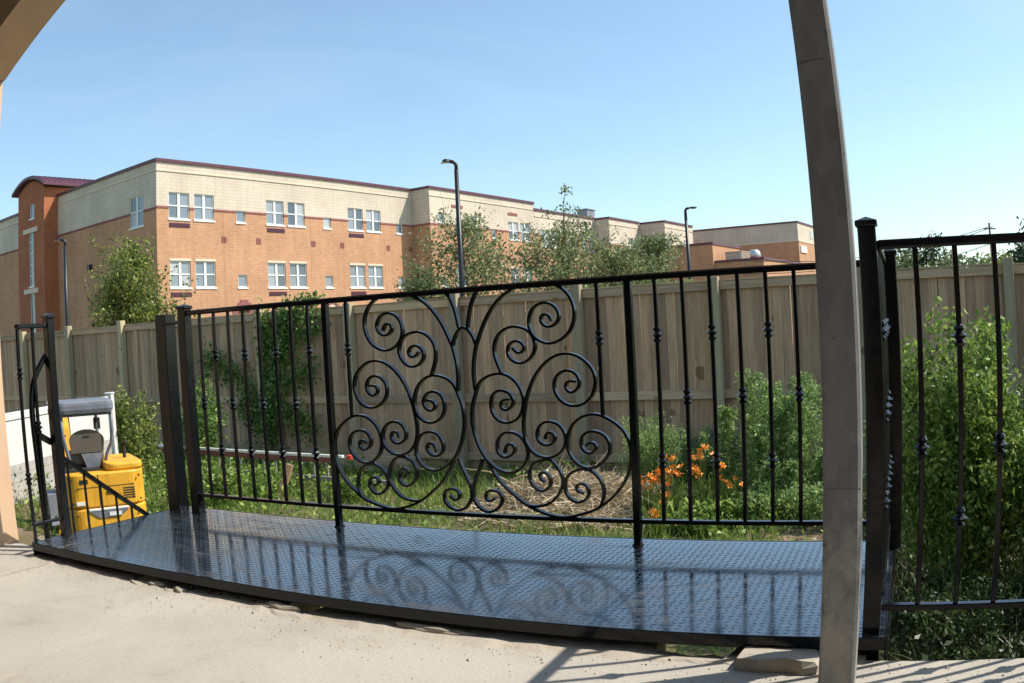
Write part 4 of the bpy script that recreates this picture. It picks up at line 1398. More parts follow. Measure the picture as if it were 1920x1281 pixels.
grow_tree('young_tree', 'low sapling left of the loose tree behind the lamp post', -3.3, 33.0, 3.3, 1.1, -0.4, 40, 4500, 0.14, 'leaf_tree', 26, (25, 55), lambda s: (1 - s) ** 0.6 + 0.15, 0.5, group=TG)
grow_tree('young_tree', 'low sapling behind the fence left of the distant lamp post', 8.6, 41.0, 2.9, 0.9, 0.0, 26, 2000, 0.14, 'leaf_bright', 27, (25, 55), lambda s: (1 - s) ** 0.5 + 0.2, 0.5, group=TG)

def whip():
    # sparse leader rising above the crown of the middle tree
    t = Thing('leader_shoot', 'thin sparse shoot sticking up above the middle tree', 'shoot', WORLD, (2.1, 31.9, 4.0))
    rng = np.random.default_rng(5)
    st = [(2.1, 31.9, 3.4), (2.05, 31.9, 4.6), (2.12, 31.9, 5.4), (2.2, 31.9, 5.95)]
    mb = MB().tube(st, [0.03, 0.02, 0.012, 0.005], 5)
    P, D = [], []
    for c, n, s in (((2.2, 31.9, 5.85), 46, 0.12), ((2.12, 31.9, 5.1), 40, 0.15), ((1.55, 31.85, 4.95), 26, 0.10), ((2.55, 31.9, 5.0), 34, 0.13), ((2.75, 31.9, 4.4), 50, 0.16), ((1.9, 31.9, 4.6), 40, 0.2)):
        P.append(np.array(c) + rng.normal(size=(n, 3)) * s)
        mb.tube([(2.08, 31.9, c[2] - 0.55), c], [0.012, 0.004], 4, False)
    P = np.concatenate(P)
    t.part('stem', mb, 'bark')
    me = leaf_mesh('leaves', P - np.array(t.base), rng.normal(size=P.shape) + UPV * 0.8, 0.14 * rng.uniform(0.6, 1.2, len(P)), 0.5, rng)
    obj('leaves', me, 'leaf_tree', t.e)
whip()

# far trees at the right: broad crowns made of clumps
def clump_tree(label, x, y, top, rx, rz, n, leaf, mat, seed, gz=GROUND_Z):
    rng = np.random.default_rng(seed)
    t = Thing('broad_tree', label, 'tree', WORLD, (x, y, gz), 'distant trees at the right')
    cz = top - rz
    t.part('trunk', MB().tube([(x, y, gz - 0.2), (x + 0.1, y, cz)], [0.25, 0.12], 7), 'bark', smooth=True)
    C = rng.normal(size=(46, 3))
    C /= np.linalg.norm(C, axis=1, keepdims=True)
    C = C * (rng.random((46, 1)) ** 0.4) * np.array([rx, rx, rz]) * 0.86 + np.array([x, y, cz])
    mb = MB()
    for c in C[:14]:
        mb.tube([(x + 0.1, y, cz - rz * 0.3), tuple(c)], [0.07, 0.015], 4, False)
    t.part('limbs', mb, 'bark')
    k = rng.integers(0, 46, n)
    P = C[k] + rng.normal(size=(n, 3)) * np.array([rx, rx, rz]) * 0.15
    me = leaf_mesh('crown', P - np.array(t.base), rng.normal(size=(n, 3)), leaf * rng.uniform(0.6, 1.3, n), 0.6, rng)
    obj('crown', me, mat, t.e)
clump_tree('distant round tree above the fence next to the corner post', 21.2, 45.5, 4.25, 2.2, 2.4, 5000, 0.26, 'leaf_far', 31)
clump_tree('distant dark tree behind the grey shingle roof', 26.6, 54.0, 5.6, 2.8, 2.8, 4600, 0.28, 'leaf_dark', 32)
clump_tree('distant low tree right of the grey shingle roof', 24.0, 43.0, 3.9, 2.3, 1.9, 4200, 0.24, 'leaf_far', 33)
clump_tree('big dark tree rising at the picture\'s right edge behind the fence', 22.3, 33.6, 4.2, 1.9, 2.6, 9000, 0.22, 'leaf_dark', 34)
clump_tree('light green tree before the big dark tree at the right edge', 20.4, 32.8, 3.05, 1.5, 1.6, 3600, 0.18, 'leaf_yellow_tree', 35)

# --- shrubs: leafy stems from the ground
def shrub(name, label, x, y, h, r, nstem, nleaf, leaf, mat, seed, aspect=0.45, lean=0.5, start=0.15, cat='shrub', group=None, clump=0.05, updir=0.4, power=0.7):
    rng = np.random.default_rng(seed)
    gz = float(ground_h(np.array(x), np.array(y)))
    t = Thing(name, label, cat, WORLD, (x, y, gz), group)
    mb = MB()
    S = []
    for i in range(nstem):
        az = rng.random() * 6.283
        b = np.array([x, y, gz - 0.03]) + np.array([math.cos(az), math.sin(az), 0]) * r * 0.35 * rng.random()
        R_ = r * rng.uniform(0.25, 1.0) * lean * 2
        hh = h * rng.uniform(0.62, 1.03) * (1 - 0.22 * (R_ / (2 * lean * r)) ** 2)
        e = np.array([x + math.cos(az) * R_, y + math.sin(az) * R_, gz + hh])
        m = (b + e) / 2 + np.array([0, 0, 1]) * hh * 0.14 + rng.normal(size=3) * 0.04 * h
        S.append((b, m, e))
        mb.tube([tuple(b), tuple(m), tuple(e)], [0.009, 0.006, 0.002], 4, False)
    t.part('stems', mb, 'green_stem')
    k = rng.integers(0, nstem, nleaf)
    f = (start + (1 - start) * rng.random(nleaf) ** power)[:, None]
    B = np.array([s[0] for s in S])[k]; M = np.array([s[1] for s in S])[k]; E = np.array([s[2] for s in S])[k]
    P = (1 - f) ** 2 * B + 2 * f * (1 - f) * M + f ** 2 * E
    P = P + rng.normal(size=P.shape) * clump * h * (0.5 + (1 - f))
    D = rng.normal(size=P.shape) * 0.7 + UPV * updir
    P[:, 2] = np.maximum(P[:, 2], gz + 0.02)
    me = leaf_mesh('leaves', P - np.array(t.base), D, leaf * rng.uniform(0.55, 1.35, nleaf), aspect, rng, droop=0.2)
    obj('leaves', me, mat, t.e)
    return t

shrub('leafy_bush', 'yellow-green bush beside the excavator in front of the fence', -7.05, 15.45, 1.95, 0.62, 26, 4200, 0.085, 'leaf_yellow_tree', 41, clump=0.05)
shrub('leafy_bush', 'dark green bush right of the yellow-green bush, behind the gate post', -6.2, 16.6, 2.0, 0.55, 22, 3400, 0.085, 'leaf_vine', 42, clump=0.06)
shrub('leafy_bush', 'low green weeds bush between excavator and landing', -5.0, 13.4, 0.75, 0.9, 26, 3000, 0.08, 'leaf_bright', 43, clump=0.12)
shrub('honeysuckle_bush', 'large light green bush behind the railing at the right', 3.72, 6.75, 2.58, 0.82, 78, 19000, 0.068, 'leaf_bright', 44, aspect=0.48, clump=0.04, start=0.22, updir=0.7)
shrub('honeysuckle_bush', 'second light green bush at the picture\'s right edge', 4.75, 6.6, 2.2, 0.70, 44, 11000, 0.072, 'leaf_bright', 45, aspect=0.5, clump=0.05)
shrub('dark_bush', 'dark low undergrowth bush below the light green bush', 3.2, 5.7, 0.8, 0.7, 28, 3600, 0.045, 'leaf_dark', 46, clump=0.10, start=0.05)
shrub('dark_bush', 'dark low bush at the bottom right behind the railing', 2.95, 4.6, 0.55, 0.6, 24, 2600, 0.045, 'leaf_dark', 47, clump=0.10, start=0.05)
shrub('dark_bush', 'dark bush below the light green one, cut off by the picture\'s right edge', 4.45, 5.6, 1.5, 0.75, 44, 7000, 0.06, 'leaf_dark', 48, clump=0.07)  # added bush, placed to shade the low ground at the right
shrub('rounded_bush', 'rounded olive bush left of the orange daylilies', 1.95, 13.2, 1.28, 0.55, 40, 7500, 0.045, 'leaf_feather', 49, aspect=0.35, clump=0.06)
shrub('rounded_bush', 'lower olive bush behind the orange daylilies', 2.75, 13.7, 0.95, 0.5, 30, 4200, 0.045, 'leaf_feather', 50, aspect=0.35, clump=0.07)

def mugwort(label, x, y, h, lean_x, seed):
    """feathery tall weed: drooping tip, narrow leaflets in tiers"""
    rng = np.random.default_rng(seed)
    gz = float(ground_h(np.array(x), np.array(y)))
    t = Thing('tall_weed', label, 'weed', WORLD, (x, y, gz), 'feathery tall weeds right of the daylilies')
    n = 14
    s = np.linspace(0, 1, n)
    st = np.stack([x + lean_x * s ** 2, y + 0.06 * np.sin(3 * s), gz + h * (s - 0.06 * s ** 3)], 1)
    mb = MB().tube([tuple(p) for p in st], [0.012 * (1 - 0.85 * k) + 0.001 for k in s], 5)
    P, D = [], []
    for i in range(46):
        f = 0.10 + 0.88 * (i / 46)
        k = min(n - 2, int(f * (n - 1)))
        o = st[k] + (st[k + 1] - st[k]) * (f * (n - 1) - k)
        az = i * 2.4 + rng.normal() * 0.3
        L = (0.10 + h * 0.17) * (1 - f * 0.68) * rng.uniform(0.7, 1.15)
        d = np.array([math.cos(az), math.sin(az), 0.75])
        e = o + d * L
        mb.tube([tuple(o), tuple(e)], [0.004, 0.001], 3, False)
        m = 44
        g = rng.random(m) ** 0.7
        P.append(o + d * L * g[:, None] + rng.normal(size=(m, 3)) * 0.022)
        D.append(d * 0.8 + rng.normal(size=(m, 3)) * 0.55)
    t.part('stem', mb, 'green_stem')
    P, D = np.concatenate(P), np.concatenate(D)
    me = leaf_mesh('leaves', P - np.array(t.base), D, 0.075 * rng.uniform(0.6, 1.3, len(P)), 0.26, rng, droop=0.15)
    obj('leaves', me, 'leaf_feather', t.e)
specs = [(3.30, 11.7, 1.98, -0.18, 'tall feathery weed with a nodding tip right of the daylilies'), (3.52, 11.9, 1.80, -0.12, 'second feathery weed, close behind the tallest one'),
         (3.86, 11.5, 1.93, -0.05, 'tall feathery weed nearest the column'), (3.10, 12.6, 1.40, -0.12, 'shorter feathery weed beside the rightmost daylilies'),
         (3.18, 11.4, 1.22, 0.0, 'medium feathery weed in front of the nodding one'), (3.62, 11.2, 1.05, 0.06, 'low feathery weed in the middle of the weeds'),
         (4.05, 11.9, 1.75, 0.04, 'feathery weed half hidden by the column'), (3.95, 11.0, 0.85, 0.0, 'low feathery weed at the foot of the column'),
         (2.95, 10.7, 0.40, 0.0, 'lowest feathery weed below the daylilies'), (3.72, 12.5, 1.70, 0.05, 'feathery weed farthest back against the fence'),
         (4.35, 11.4, 1.5, 0.05, 'feathery weed behind the column'), (3.38, 12.3, 1.55, -0.1, 'feathery weed behind the nodding one'), (3.60, 11.6, 1.45, 0.02, 'feathery weed filling the middle of the clump'), (3.78, 11.8, 1.62, 0.0, 'feathery weed left of the one nearest the column'), (3.25, 11.05, 0.75, -0.05, 'short feathery weed right of the rightmost daylilies'), (3.45, 10.9, 0.75, 0.03, 'low feathery weed in the near row')]
for i, (x, y, h, lx, lab) in enumerate(specs):
    mugwort(lab, x, y, h, lx, 60 + i)

# --- orange daylilies: each plant has leaves, stems and flowers
def petal_mesh():
    vs, fs = [], []
    for k in range(6):
        a = k * math.pi / 3
        w = 0.020 if k % 2 else 0.015
        ca, sa = math.cos(a), math.sin(a)
        def P(r, s, z): return (ca * r - sa * s, sa * r + ca * s, z)
        n = len(vs)
        vs += [P(0.006, 0, -0.028), P(0.036, -w, 0.010), P(0.040, 0, 0.005), P(0.036, w, 0.010), P(0.072, 0, 0.018)]
        fs += [(n, n + 1, n + 2), (n, n + 2, n + 3), (n + 1, n + 4, n + 2), (n + 2, n + 4, n + 3)]
    return MB().add(vs, fs).mesh('flower', fix=False)
FLOWER = petal_mesh()
def daylily(label, x, y, flowers, seed):
    rng = np.random.default_rng(seed)
    gz = float(ground_h(np.array(x), np.array(y)))
    t = Thing('daylily', label, 'daylily', WORLD, (x, y, gz), 'orange daylilies behind the railing')
    n = 60
    P = np.array([0, 0, 0.0]) + rng.normal(size=(n, 3)) * np.array([0.06, 0.06, 0])
    me = blades('leaves', P, rng.uniform(0.35, 0.62, n), rng.uniform(0.014, 0.024, n), rng, 0.9)
    obj('leaves', me, 'blade_grass', t.e)
    for fx, fy, fz in flowers:
        e = Vector((fx, fy, fz))
        b = Vector((x + (fx - x) * 0.2, y + (fy - y) * 0.2, gz))
        m = (b + e) / 2 + Vector((0, 0, 0.08))
        s = t.part('stem', MB().tube([b, m, e], [0.005, 0.004, 0.003], 5), 'green_stem')
        f = obj('flower', FLOWER, 'petal', s)
        f.location = (fx - x, fy - y, fz + 0.02 - gz)
        f.rotation_euler = (rng.uniform(-0.9, 0.9) , rng.uniform(-0.9, 0.9), rng.uniform(0, 6))
        k = rng.uniform(0.75, 1.12)
        f.scale = (k, k, k)
FL0 = [
 ('leftmost daylily with low blooms beside the railing post', 1.78, 12.38, [(1.70, 12.4, -1.22), (1.76, 12.38, -1.28), (1.71, 12.36, -1.36), (1.84, 12.37, -1.22), (1.85, 12.40, -1.30)]),
 ('daylily with the densest cluster of orange blooms', 2.12, 12.32, [(1.93, 12.35, -1.13), (1.97, 12.36, -1.19), (2.08, 12.33, -1.12), (2.13, 12.33, -1.17), (2.02, 12.3, -1.24), (2.10, 12.3, -1.28), (2.18, 12.32, -1.15)]),
 ('daylily whose single bloom stands above the dense cluster', 2.10, 12.55, [(2.08, 12.5, -0.96), (2.22, 12.45, -1.20), (2.16, 12.48, -1.23), (1.95, 12.36, -1.30)]),
 ('daylily with blooms under the dense cluster', 2.0, 12.05, [(1.98, 12.1, -1.42), (2.04, 12.1, -1.45), (1.92, 12.05, -1.55)]),
 ('tallest daylily with its bloom against the dark rocks', 2.52, 12.3, [(2.55, 12.25, -0.86), (2.60, 12.25, -0.84), (2.44, 12.3, -0.98), (2.45, 12.28, -1.12), (2.41, 12.28, -1.18), (2.48, 12.27, -1.15)]),
 ('daylily with one bloom left of the tall weeds', 2.74, 12.2, [(2.73, 12.2, -0.93), (2.80, 12.2, -1.15)]),
 ('rightmost daylily with two blooms among the weeds', 2.95, 12.1, [(2.86, 12.12, -1.32), (2.90, 12.12, -1.36), (3.0, 12.1, -1.29)]),
 ('stray low daylily nearest the landing', 1.72, 11.3, [(1.68, 11.3, -1.48), (1.73, 11.28, -1.52)]),
]
_r = random.Random(9)
FL = []
for lab, x, y, fl in FL0:
    more = [(a + _r.uniform(-0.11, 0.11), b + _r.uniform(-0.12, 0.05), c + _r.uniform(-0.10, 0.09)) for a, b, c in fl]
    K = 0.93
    FL.append((lab, x * K, y * K, [(a * K, b * K, CAM_Z + (c - CAM_Z) * K) for a, b, c in fl + more]))
for i, (lab, x, y, fl) in enumerate(FL):
    daylily(lab, x, y, fl, 80 + i)

for i, (x, y, h, r, m, lab) in enumerate(((2.5, 10.9, 0.36, 0.45, 'leaf_bright', 'low leafy weed clump under the tallest daylily'), (3.1, 10.9, 0.55, 0.5, 'leaf_feather', 'low leafy weed clump under the feathery weeds'),
        (3.7, 10.5, 0.6, 0.55, 'leaf_feather', 'low leafy weed clump beside the foot of the column'), (2.2, 10.7, 0.38, 0.45, 'leaf_bright', 'low leafy weed clump just behind the landing right of the post'),
        (-2.6, 14.0, 0.42, 0.6, 'leaf_bright', 'low leafy weed clump in front of the ladder tip'), (-4.2, 14.6, 0.5, 0.7, 'leaf_bright', 'low leafy weed clump in front of the ladder rungs'), (-6.0, 14.9, 0.6, 0.6, 'leaf_bright', 'low leafy weed clump at the left end of the ladder'))):
    shrub('weed_clump', lab, x, y, h, r, 26, 2600, 0.06, m, 200 + i, aspect=0.4, clump=0.10, start=0.05, cat='weed', group='low weed clumps in the yard')

def build_broadleaf():
    rng = np.random.default_rng(91)
    for i, (x, y, lab) in enumerate(((2.18, 11.0, 'broad-leaved light green plant below the daylilies'), (2.45, 10.9, 'second broad-leaved plant right of the first'), (1.9, 10.8, 'broad-leaved plant beside the railing post'))):
        gz = float(ground_h(np.array(x), np.array(y)))
        t = Thing('broadleaf_plant', lab, 'plant', WORLD, (x, y, gz), 'broad-leaved plants below the daylilies')
        mb = MB()
        for k in range(12):
            az = rng.random() * 6.28
            L = rng.uniform(0.18, 0.34)
            w = L * 0.16
            h = rng.uniform(0.15, 0.42)
            ca, sa = math.cos(az), math.sin(az)
            def P(r, s, z): return (x + ca * r - sa * s, y + sa * r + ca * s, gz + z)
            leaf = MB().add([P(0.02, 0, h * 0.6), P(L * .5, -w, h), P(L * .5, 0, h * 0.95), P(L * .5, w, h), P(L, 0, h * 0.75)], [(0, 1, 2), (0, 2, 3), (1, 4, 2), (2, 4, 3)])
            leaf.tube([P(0, 0, 0), P(0.02, 0, h * 0.6)], 0.004, 4)
            o = t.part('leaf', leaf, 'leaf_bright')
            a = o.data.attributes.new('rnd', 'FLOAT', 'FACE')
            a.data.foreach_set('value', [0.6 + 0.4 * rng.random()] * len(o.data.polygons))
build_broadleaf()

# --- climbing vine on the fence
def build_vine():
    rng = np.random.default_rng(7)
    t = Thing('climbing_vine', 'green vine climbing the board fence behind the left balusters', 'vine', FENCE, (10.0, -0.2, GROUND_Z))
    paths = [[(9.8, -1.6), (9.9, -0.6), (10.1, 0.3), (10.3, 1.0), (10.6, 1.65)], [(9.9, -0.8), (9.5, -0.2), (8.9, 0.3), (8.4, 0.55), (8.0, 0.6)], [(10.1, 0.1), (10.7, 0.2), (11.2, 0.35)],
             [(10.1, 0.5), (9.9, 1.0), (9.9, 1.6)], [(9.9, -0.9), (9.4, -0.7), (9.0, -0.35)], [(10.0, -0.4), (10.6, -0.6), (11.1, -0.9)], [(10.2, 0.7), (10.8, 1.1), (11.4, 1.3)], [(10.3, 1.2), (10.9, 1.75), (11.3, 1.8)]]
    mb = MB()
    P = []
    for p in paths:
        q = np.array(p)
        tt = np.linspace(0, len(q) - 1, 26)
        c = np.stack([np.interp(tt, np.arange(len(q)), q[:, 0]), np.interp(tt, np.arange(len(q)), q[:, 1])], 1)
        c += rng.normal(size=c.shape) * 0.03
        mb.tube([(a, -0.07, z) for a, z in c], 0.009, 5)
        L = np.linalg.norm(np.diff(q, axis=0), axis=1).sum()
        m = int(430 * L)
        k = rng.integers(0, 26, m)
        P.append(np.stack([c[k, 0] + rng.normal(size=m) * 0.17, -0.10 - np.abs(rng.normal(size=m)) * 0.09, c[k, 1] + rng.normal(size=m) * 0.17], 1))
    t.part('stem', mb, 'bark')
    P = np.concatenate(P)
    P = P[P[:, 2] < 1.95]
    P[:, 1] = np.where(P[:, 2] > 1.62, P[:, 1] + 0.1, P[:, 1])
    D = rng.normal(size=P.shape) * 0.5 + np.array([0, -0.5, -0.5])
    me = leaf_mesh('leaves', P - np.array(t.base), D, 0.085 * rng.uniform(0.6, 1.25, len(P)), 0.75, rng)
    obj('leaves', me, 'leaf_vine', t.e)
build_vine()

# --- grass, undergrowth, straw: what nobody could count
def deck_uv(X, Y):
    q = np.stack([X + 2.3092, Y - 3.79132], -1)
    return q @ np.array([0.90572, -0.42388]), q @ np.array([0.42388, 0.90572])
def fence_y(X, Y):
    return (X + 14.0352) * 0.44612 + (Y - 23.1572) * 0.89497

def build_grass():
    rng = np.random.default_rng(100)
    n = 120000
    X = rng.uniform(-13, 9, n); Y = rng.uniform(5.5, 24, n)
    u, v = deck_uv(X, Y)
    fy = fence_y(X, Y)
    dens = 0.5 + 0.5 * np.sin(X * 1.7 + np.sin(Y * 1.3) * 2) * np.cos(Y * 1.1 + X * 0.6)
    bare = ((X + 1.2) / 1.5) ** 2 + ((Y - 11.6) / 0.45) ** 2 < 1
    ok = (v > 1.5) & (fy < -0.1) & (rng.random(n) < 0.35 + 0.65 * dens) & ~(bare & (rng.random(n) < 0.8)) & (X < 2.6 + (Y - 8) * 0.25)
    far = (Y > 9.5) | (X < -3)
    ok &= far | (rng.random(n) < 0.5)
    X, Y = X[ok], Y[ok]
    n = len(X)
    P = np.stack([X, Y, ground_h(X, Y) - 0.01], 1)
    H = rng.uniform(0.10, 0.30, n) * (0.8 + 0.5 * np.sin(X * 0.8 + 2) ** 2)
    me = blades('grass', P, H, rng.uniform(0.010, 0.020, n), rng, 0.9)
    o = obj('grass', me, 'blade_grass')
    tag(o, 'bright green grass and low weeds in the yard', 'grass', kind='stuff')
    # broad low weeds between
    m = 26000
    X = rng.uniform(-12, 4, m); Y = rng.uniform(9, 22, m)
    fy = fence_y(X, Y)
    d = np.sin(X * 1.1 + 0.7) * np.cos(Y * 0.9 - 0.4) + 0.35 * np.sin(X * 3.1) + np.where(X < -3, 0.7, -0.1)
    ok = (fy < -0.1) & (d > 0.0) & (Y < 24)
    X, Y, d = X[ok], Y[ok], d[ok]
    Z = ground_h(X, Y) + rng.random(len(X)) ** 1.5 * (0.22 + 0.35 * np.clip(d, 0, 1))
    me = leaf_mesh('undergrowth', np.stack([X, Y, Z], 1), rng.normal(size=(len(X), 3)) + UPV * 0.5, rng.uniform(0.05, 0.11, len(X)), 0.5, rng)
    o = obj('undergrowth', me, 'leaf_bright')
    tag(o, 'leafy weeds growing through the yard grass', 'weeds', kind='stuff')
    # shaded ground cover under the right-hand railing
    m = 36000
    X = rng.uniform(1.2, 9, m); Y = rng.uniform(2.0, 11.5, m)
    u, v = deck_uv(X, Y)
    ok = (v > 0.25) & (u > 3.0) & (X > 2.2 + (Y - 8) * 0.2)
    X, Y = X[ok], Y[ok]
    n = len(X)
    P = np.stack([X, Y, ground_h(X, Y) - 0.01], 1)
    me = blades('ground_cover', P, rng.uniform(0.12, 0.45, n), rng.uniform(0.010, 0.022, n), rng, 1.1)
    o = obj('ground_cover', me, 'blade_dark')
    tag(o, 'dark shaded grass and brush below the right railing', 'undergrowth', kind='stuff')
    m = 15000
    X = rng.uniform(1.5, 8, m); Y = rng.uniform(3, 11, m)
    u, v = deck_uv(X, Y)
    d = np.sin(X * 2.1 + 0.7) * np.cos(Y * 1.9) 
    ok = (v > 0.4) & (u > 3.3) & (d > -0.3)
    X, Y = X[ok], Y[ok]
    Z = ground_h(X, Y) + rng.random(len(X)) ** 1.4 * 0.55
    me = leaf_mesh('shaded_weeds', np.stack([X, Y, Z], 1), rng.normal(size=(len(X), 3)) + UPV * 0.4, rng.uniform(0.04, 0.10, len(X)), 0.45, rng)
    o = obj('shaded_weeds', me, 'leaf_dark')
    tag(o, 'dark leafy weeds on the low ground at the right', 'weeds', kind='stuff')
build_grass()

def build_straw():
    rng = np.random.default_rng(12)
    n = 6200
    a = rng.random(n) * 6.283
    r = np.sqrt(rng.random(n))
    X = 0.68 + np.cos(a) * r * 1.4 + rng.normal(size=n) * 0.1
    Y = 12.2 + np.sin(a) * r * 1.1
    q = np.clip(1 - ((X - 0.75) / 1.35) ** 2 - ((Y - 12.4) / 1.2) ** 2, 0, 1)
    Z = ground_h(X, Y) + 0.02 + q * rng.random(n) * 0.36
    P = np.stack([X, Y, Z], 1)
    el = rng.normal(size=n) * 0.35 + 0.12
    az = rng.random(n) * 6.283
    D = np.stack([np.cos(az) * np.cos(el), np.sin(az) * np.cos(el), np.sin(el)], 1)
    L = rng.uniform(0.25, 0.75, n)
    W = rng.uniform(0.007, 0.018, n)
    S = np.cross(D, rng.normal(size=(n, 3)))
    S /= np.linalg.norm(S, axis=1, keepdims=True)
    bend = rng.normal(size=(n, 3)) * 0.07 * L[:, None]
    A, M, B = P - D * L[:, None] / 2, P + bend, P + D * L[:, None] / 2
    for q_ in (A, M, B):
        q_[:, 2] = np.maximum(q_[:, 2], ground_h(q_[:, 0], q_[:, 1]) + 0.005)
    s = S * W[:, None] / 2
    V = np.stack([A - s, A + s, M + s, M - s, B + s * .5, B - s * .5], 1).reshape(-1, 3)
    i = np.arange(n)[:, None] * 6
    F = np.concatenate([i + np.array([[0, 1, 2, 3]]), i + np.array([[3, 2, 4, 5]])], 0)
    rr = rng.random(n)
    o = obj('straw', quads('straw', V, F, np.concatenate([rr, rr])), 'straw_blade')
    tag(o, 'heap of dry tan stalks behind the scrollwork', 'straw', kind='stuff')
    # a few long bent stalks that can be picked out
    labs = ['longest bent dry stalk arching over the straw heap', 'dry stalk lying along the front of the heap', 'dry stalk poking up right of the heap', 'dry stalk leaning left out of the heap', 'thin dry stalk standing against the fence']
    ps = [[(-0.6, 12.3, -1.35), (0.0, 12.2, -1.05), (0.5, 12.1, -1.0), (1.0, 12.0, -1.3)], [(-0.9, 11.2, -1.58), (0.2, 11.1, -1.56), (1.2, 11.15, -1.52)], [(0.9, 12.3, -1.4), (1.05, 12.35, -1.0), (1.3, 12.4, -0.75)],
          [(0.3, 12.3, -1.4), (-0.4, 12.4, -1.0), (-0.75, 12.5, -0.95)], [(0.55, 12.9, -1.5), (0.6, 12.95, -1.0), (0.72, 12.95, -0.8)]]
    for lab, p in zip(labs, ps):
        o = obj('dry_stalk', MB().tube(p, [0.011] * (len(p) - 1) + [0.005], 6).mesh('dry_stalk'), 'straw')
        tag(o, lab, 'stalk', 'long dry stalks on the straw heap')
build_straw()

# ================================================================== things in the yard
def build_rocks():
    rng = random.Random(4)
    for x, y, z, s, lab in ((2.95, 14.2, -1.30, (0.38, 0.3, 0.32), 'largest dark rock behind the daylilies'), (3.35, 14.1, -1.15, (0.30, 0.26, 0.30), 'dark rock right of the largest rock'),
                            (3.12, 14.25, -1.02, (0.24, 0.2, 0.17), 'dark rock on top of the rock pile'), (2.62, 14.3, -1.45, (0.28, 0.24, 0.2), 'dark rock at the left foot of the pile'), (3.55, 14.0, -1.38, (0.26, 0.22, 0.24), 'dark rock at the right foot of the pile')):
        o = rock('boulder', s, rng, 'rock_dark', 3, 0.22)
        o.location = (x, y, z)
        tag(o, lab, 'rock', 'dark rocks by the fence')
    o = obj('timber_offcut', MB().bar([(-3.78, 13.5, -1.62), (-3.68, 13.5, -1.3), (-3.55, 13.55, -0.95)], 0.10, 0.10, (0, 1, 0)).mesh('timber_offcut'), 'log_wood')
    tag(o, 'reddish timber offcut standing in the weeds under the ladder', 'timber')
build_rocks()

def build_ladder():
    A, B = Vector((-7.2, 16.93, -1.0)), Vector((-2.80, 14.5, -1.0))
    d = (B - A).normalized()
    ang = math.atan2(d.y, d.x)
    F = Frame((A.x, A.y), ang)
    L = (B - A).length
    t = Thing('extension_ladder', 'long ladder on its side in the weeds, white and maroon with a red tip', 'ladder', F, (L / 2, 0, -1.45))
    r = t.part('upper_rail', MB().bevel_box(0, L - 0.1, -0.035, 0.035, -1.01, -0.965, 0.004), 'ladder_white')
    t.part('rail_web', MB().bevel_box(0, L - 0.25, -0.03, 0.03, -1.10, -1.011, 0.003), 'ladder_maroon', r)
    t.part('end_cap', MB().lathe([(0.02, -0.045), (0.05, -0.03), (0.05, 0.03), (0.02, 0.045)], 10, (L + 0.04, 0, -0.995)), 'red_plastic', r)
    t.part('lower_rail', MB().bevel_box(0.4, L + 0.85, -0.035, 0.035, -1.42, -1.34, 0.004), 'ladder_grey')
    k = 0.6
    while k < L - 0.2:
        t.part('rung', MB().tube([(k, 0, -1.36), (k, 0, -1.09)], 0.018, 8), 'ladder_grey')
        k += 0.305
build_ladder()

def build_vinyl_fence():
    A, B = Vector((-7.36, 8.6, 0)), Vector((-7.24, 14.83, 0))
    d = (B - A).normalized()
    F = Frame((A.x, A.y), math.atan2(d.y, d.x))
    L = (B - A).length
    t = Thing('vinyl_fence', 'white panel fence with grey lower boards behind the yellow excavator', 'fence', F, (L / 2, 0, GROUND_Z))
    x = 0.0
    while x < L - 0.2:
        w = min(2.05, L - x)
        t.part('panel', MB().bevel_box(x + 0.065, x + w - 0.065, -0.02, 0.02, -0.60, 0.06, 0.004), 'white_vinyl')
        t.part('top_rail', MB().bevel_box(x + 0.065, x + w - 0.065, -0.04, 0.04, 0.062, 0.17, 0.006), 'white_vinyl')
        for k in range(5):
            z = -1.24 + k * 0.128
            t.part('board', MB().bevel_box(x + 0.065, x + w - 0.065, -0.022 - (k % 2) * 0.002, 0.022, z, z + 0.124, 0.004), 'grey_siding')
        x += 2.05
    for px in (0.0, 2.05, 4.10, L):
        p = t.part('post', MB().bevel_box(px - 0.063, px + 0.063, -0.063, 0.063, GROUND_Z - 0.3, 0.20, 0.006), 'white_vinyl')
        t.part('post_cap', MB().bevel_box(px - 0.075, px + 0.075, -0.075, 0.075, 0.20, 0.235, 0.01), 'white_vinyl', p)
build_vinyl_fence()

def rrect(x0, x1, y0, y1, r, n=6):
    pts = []
    for cx, cy, a0 in ((x1 - r, y1 - r, 0), (x0 + r, y1 - r, 90), (x0 + r, y0 + r, 180), (x1 - r, y0 + r, 270)):
        for k in range(n + 1):
            a = math.radians(a0 + 90 * k / n)
            pts.append((cx + r * math.cos(a), cy + r * math.sin(a)))
    return pts

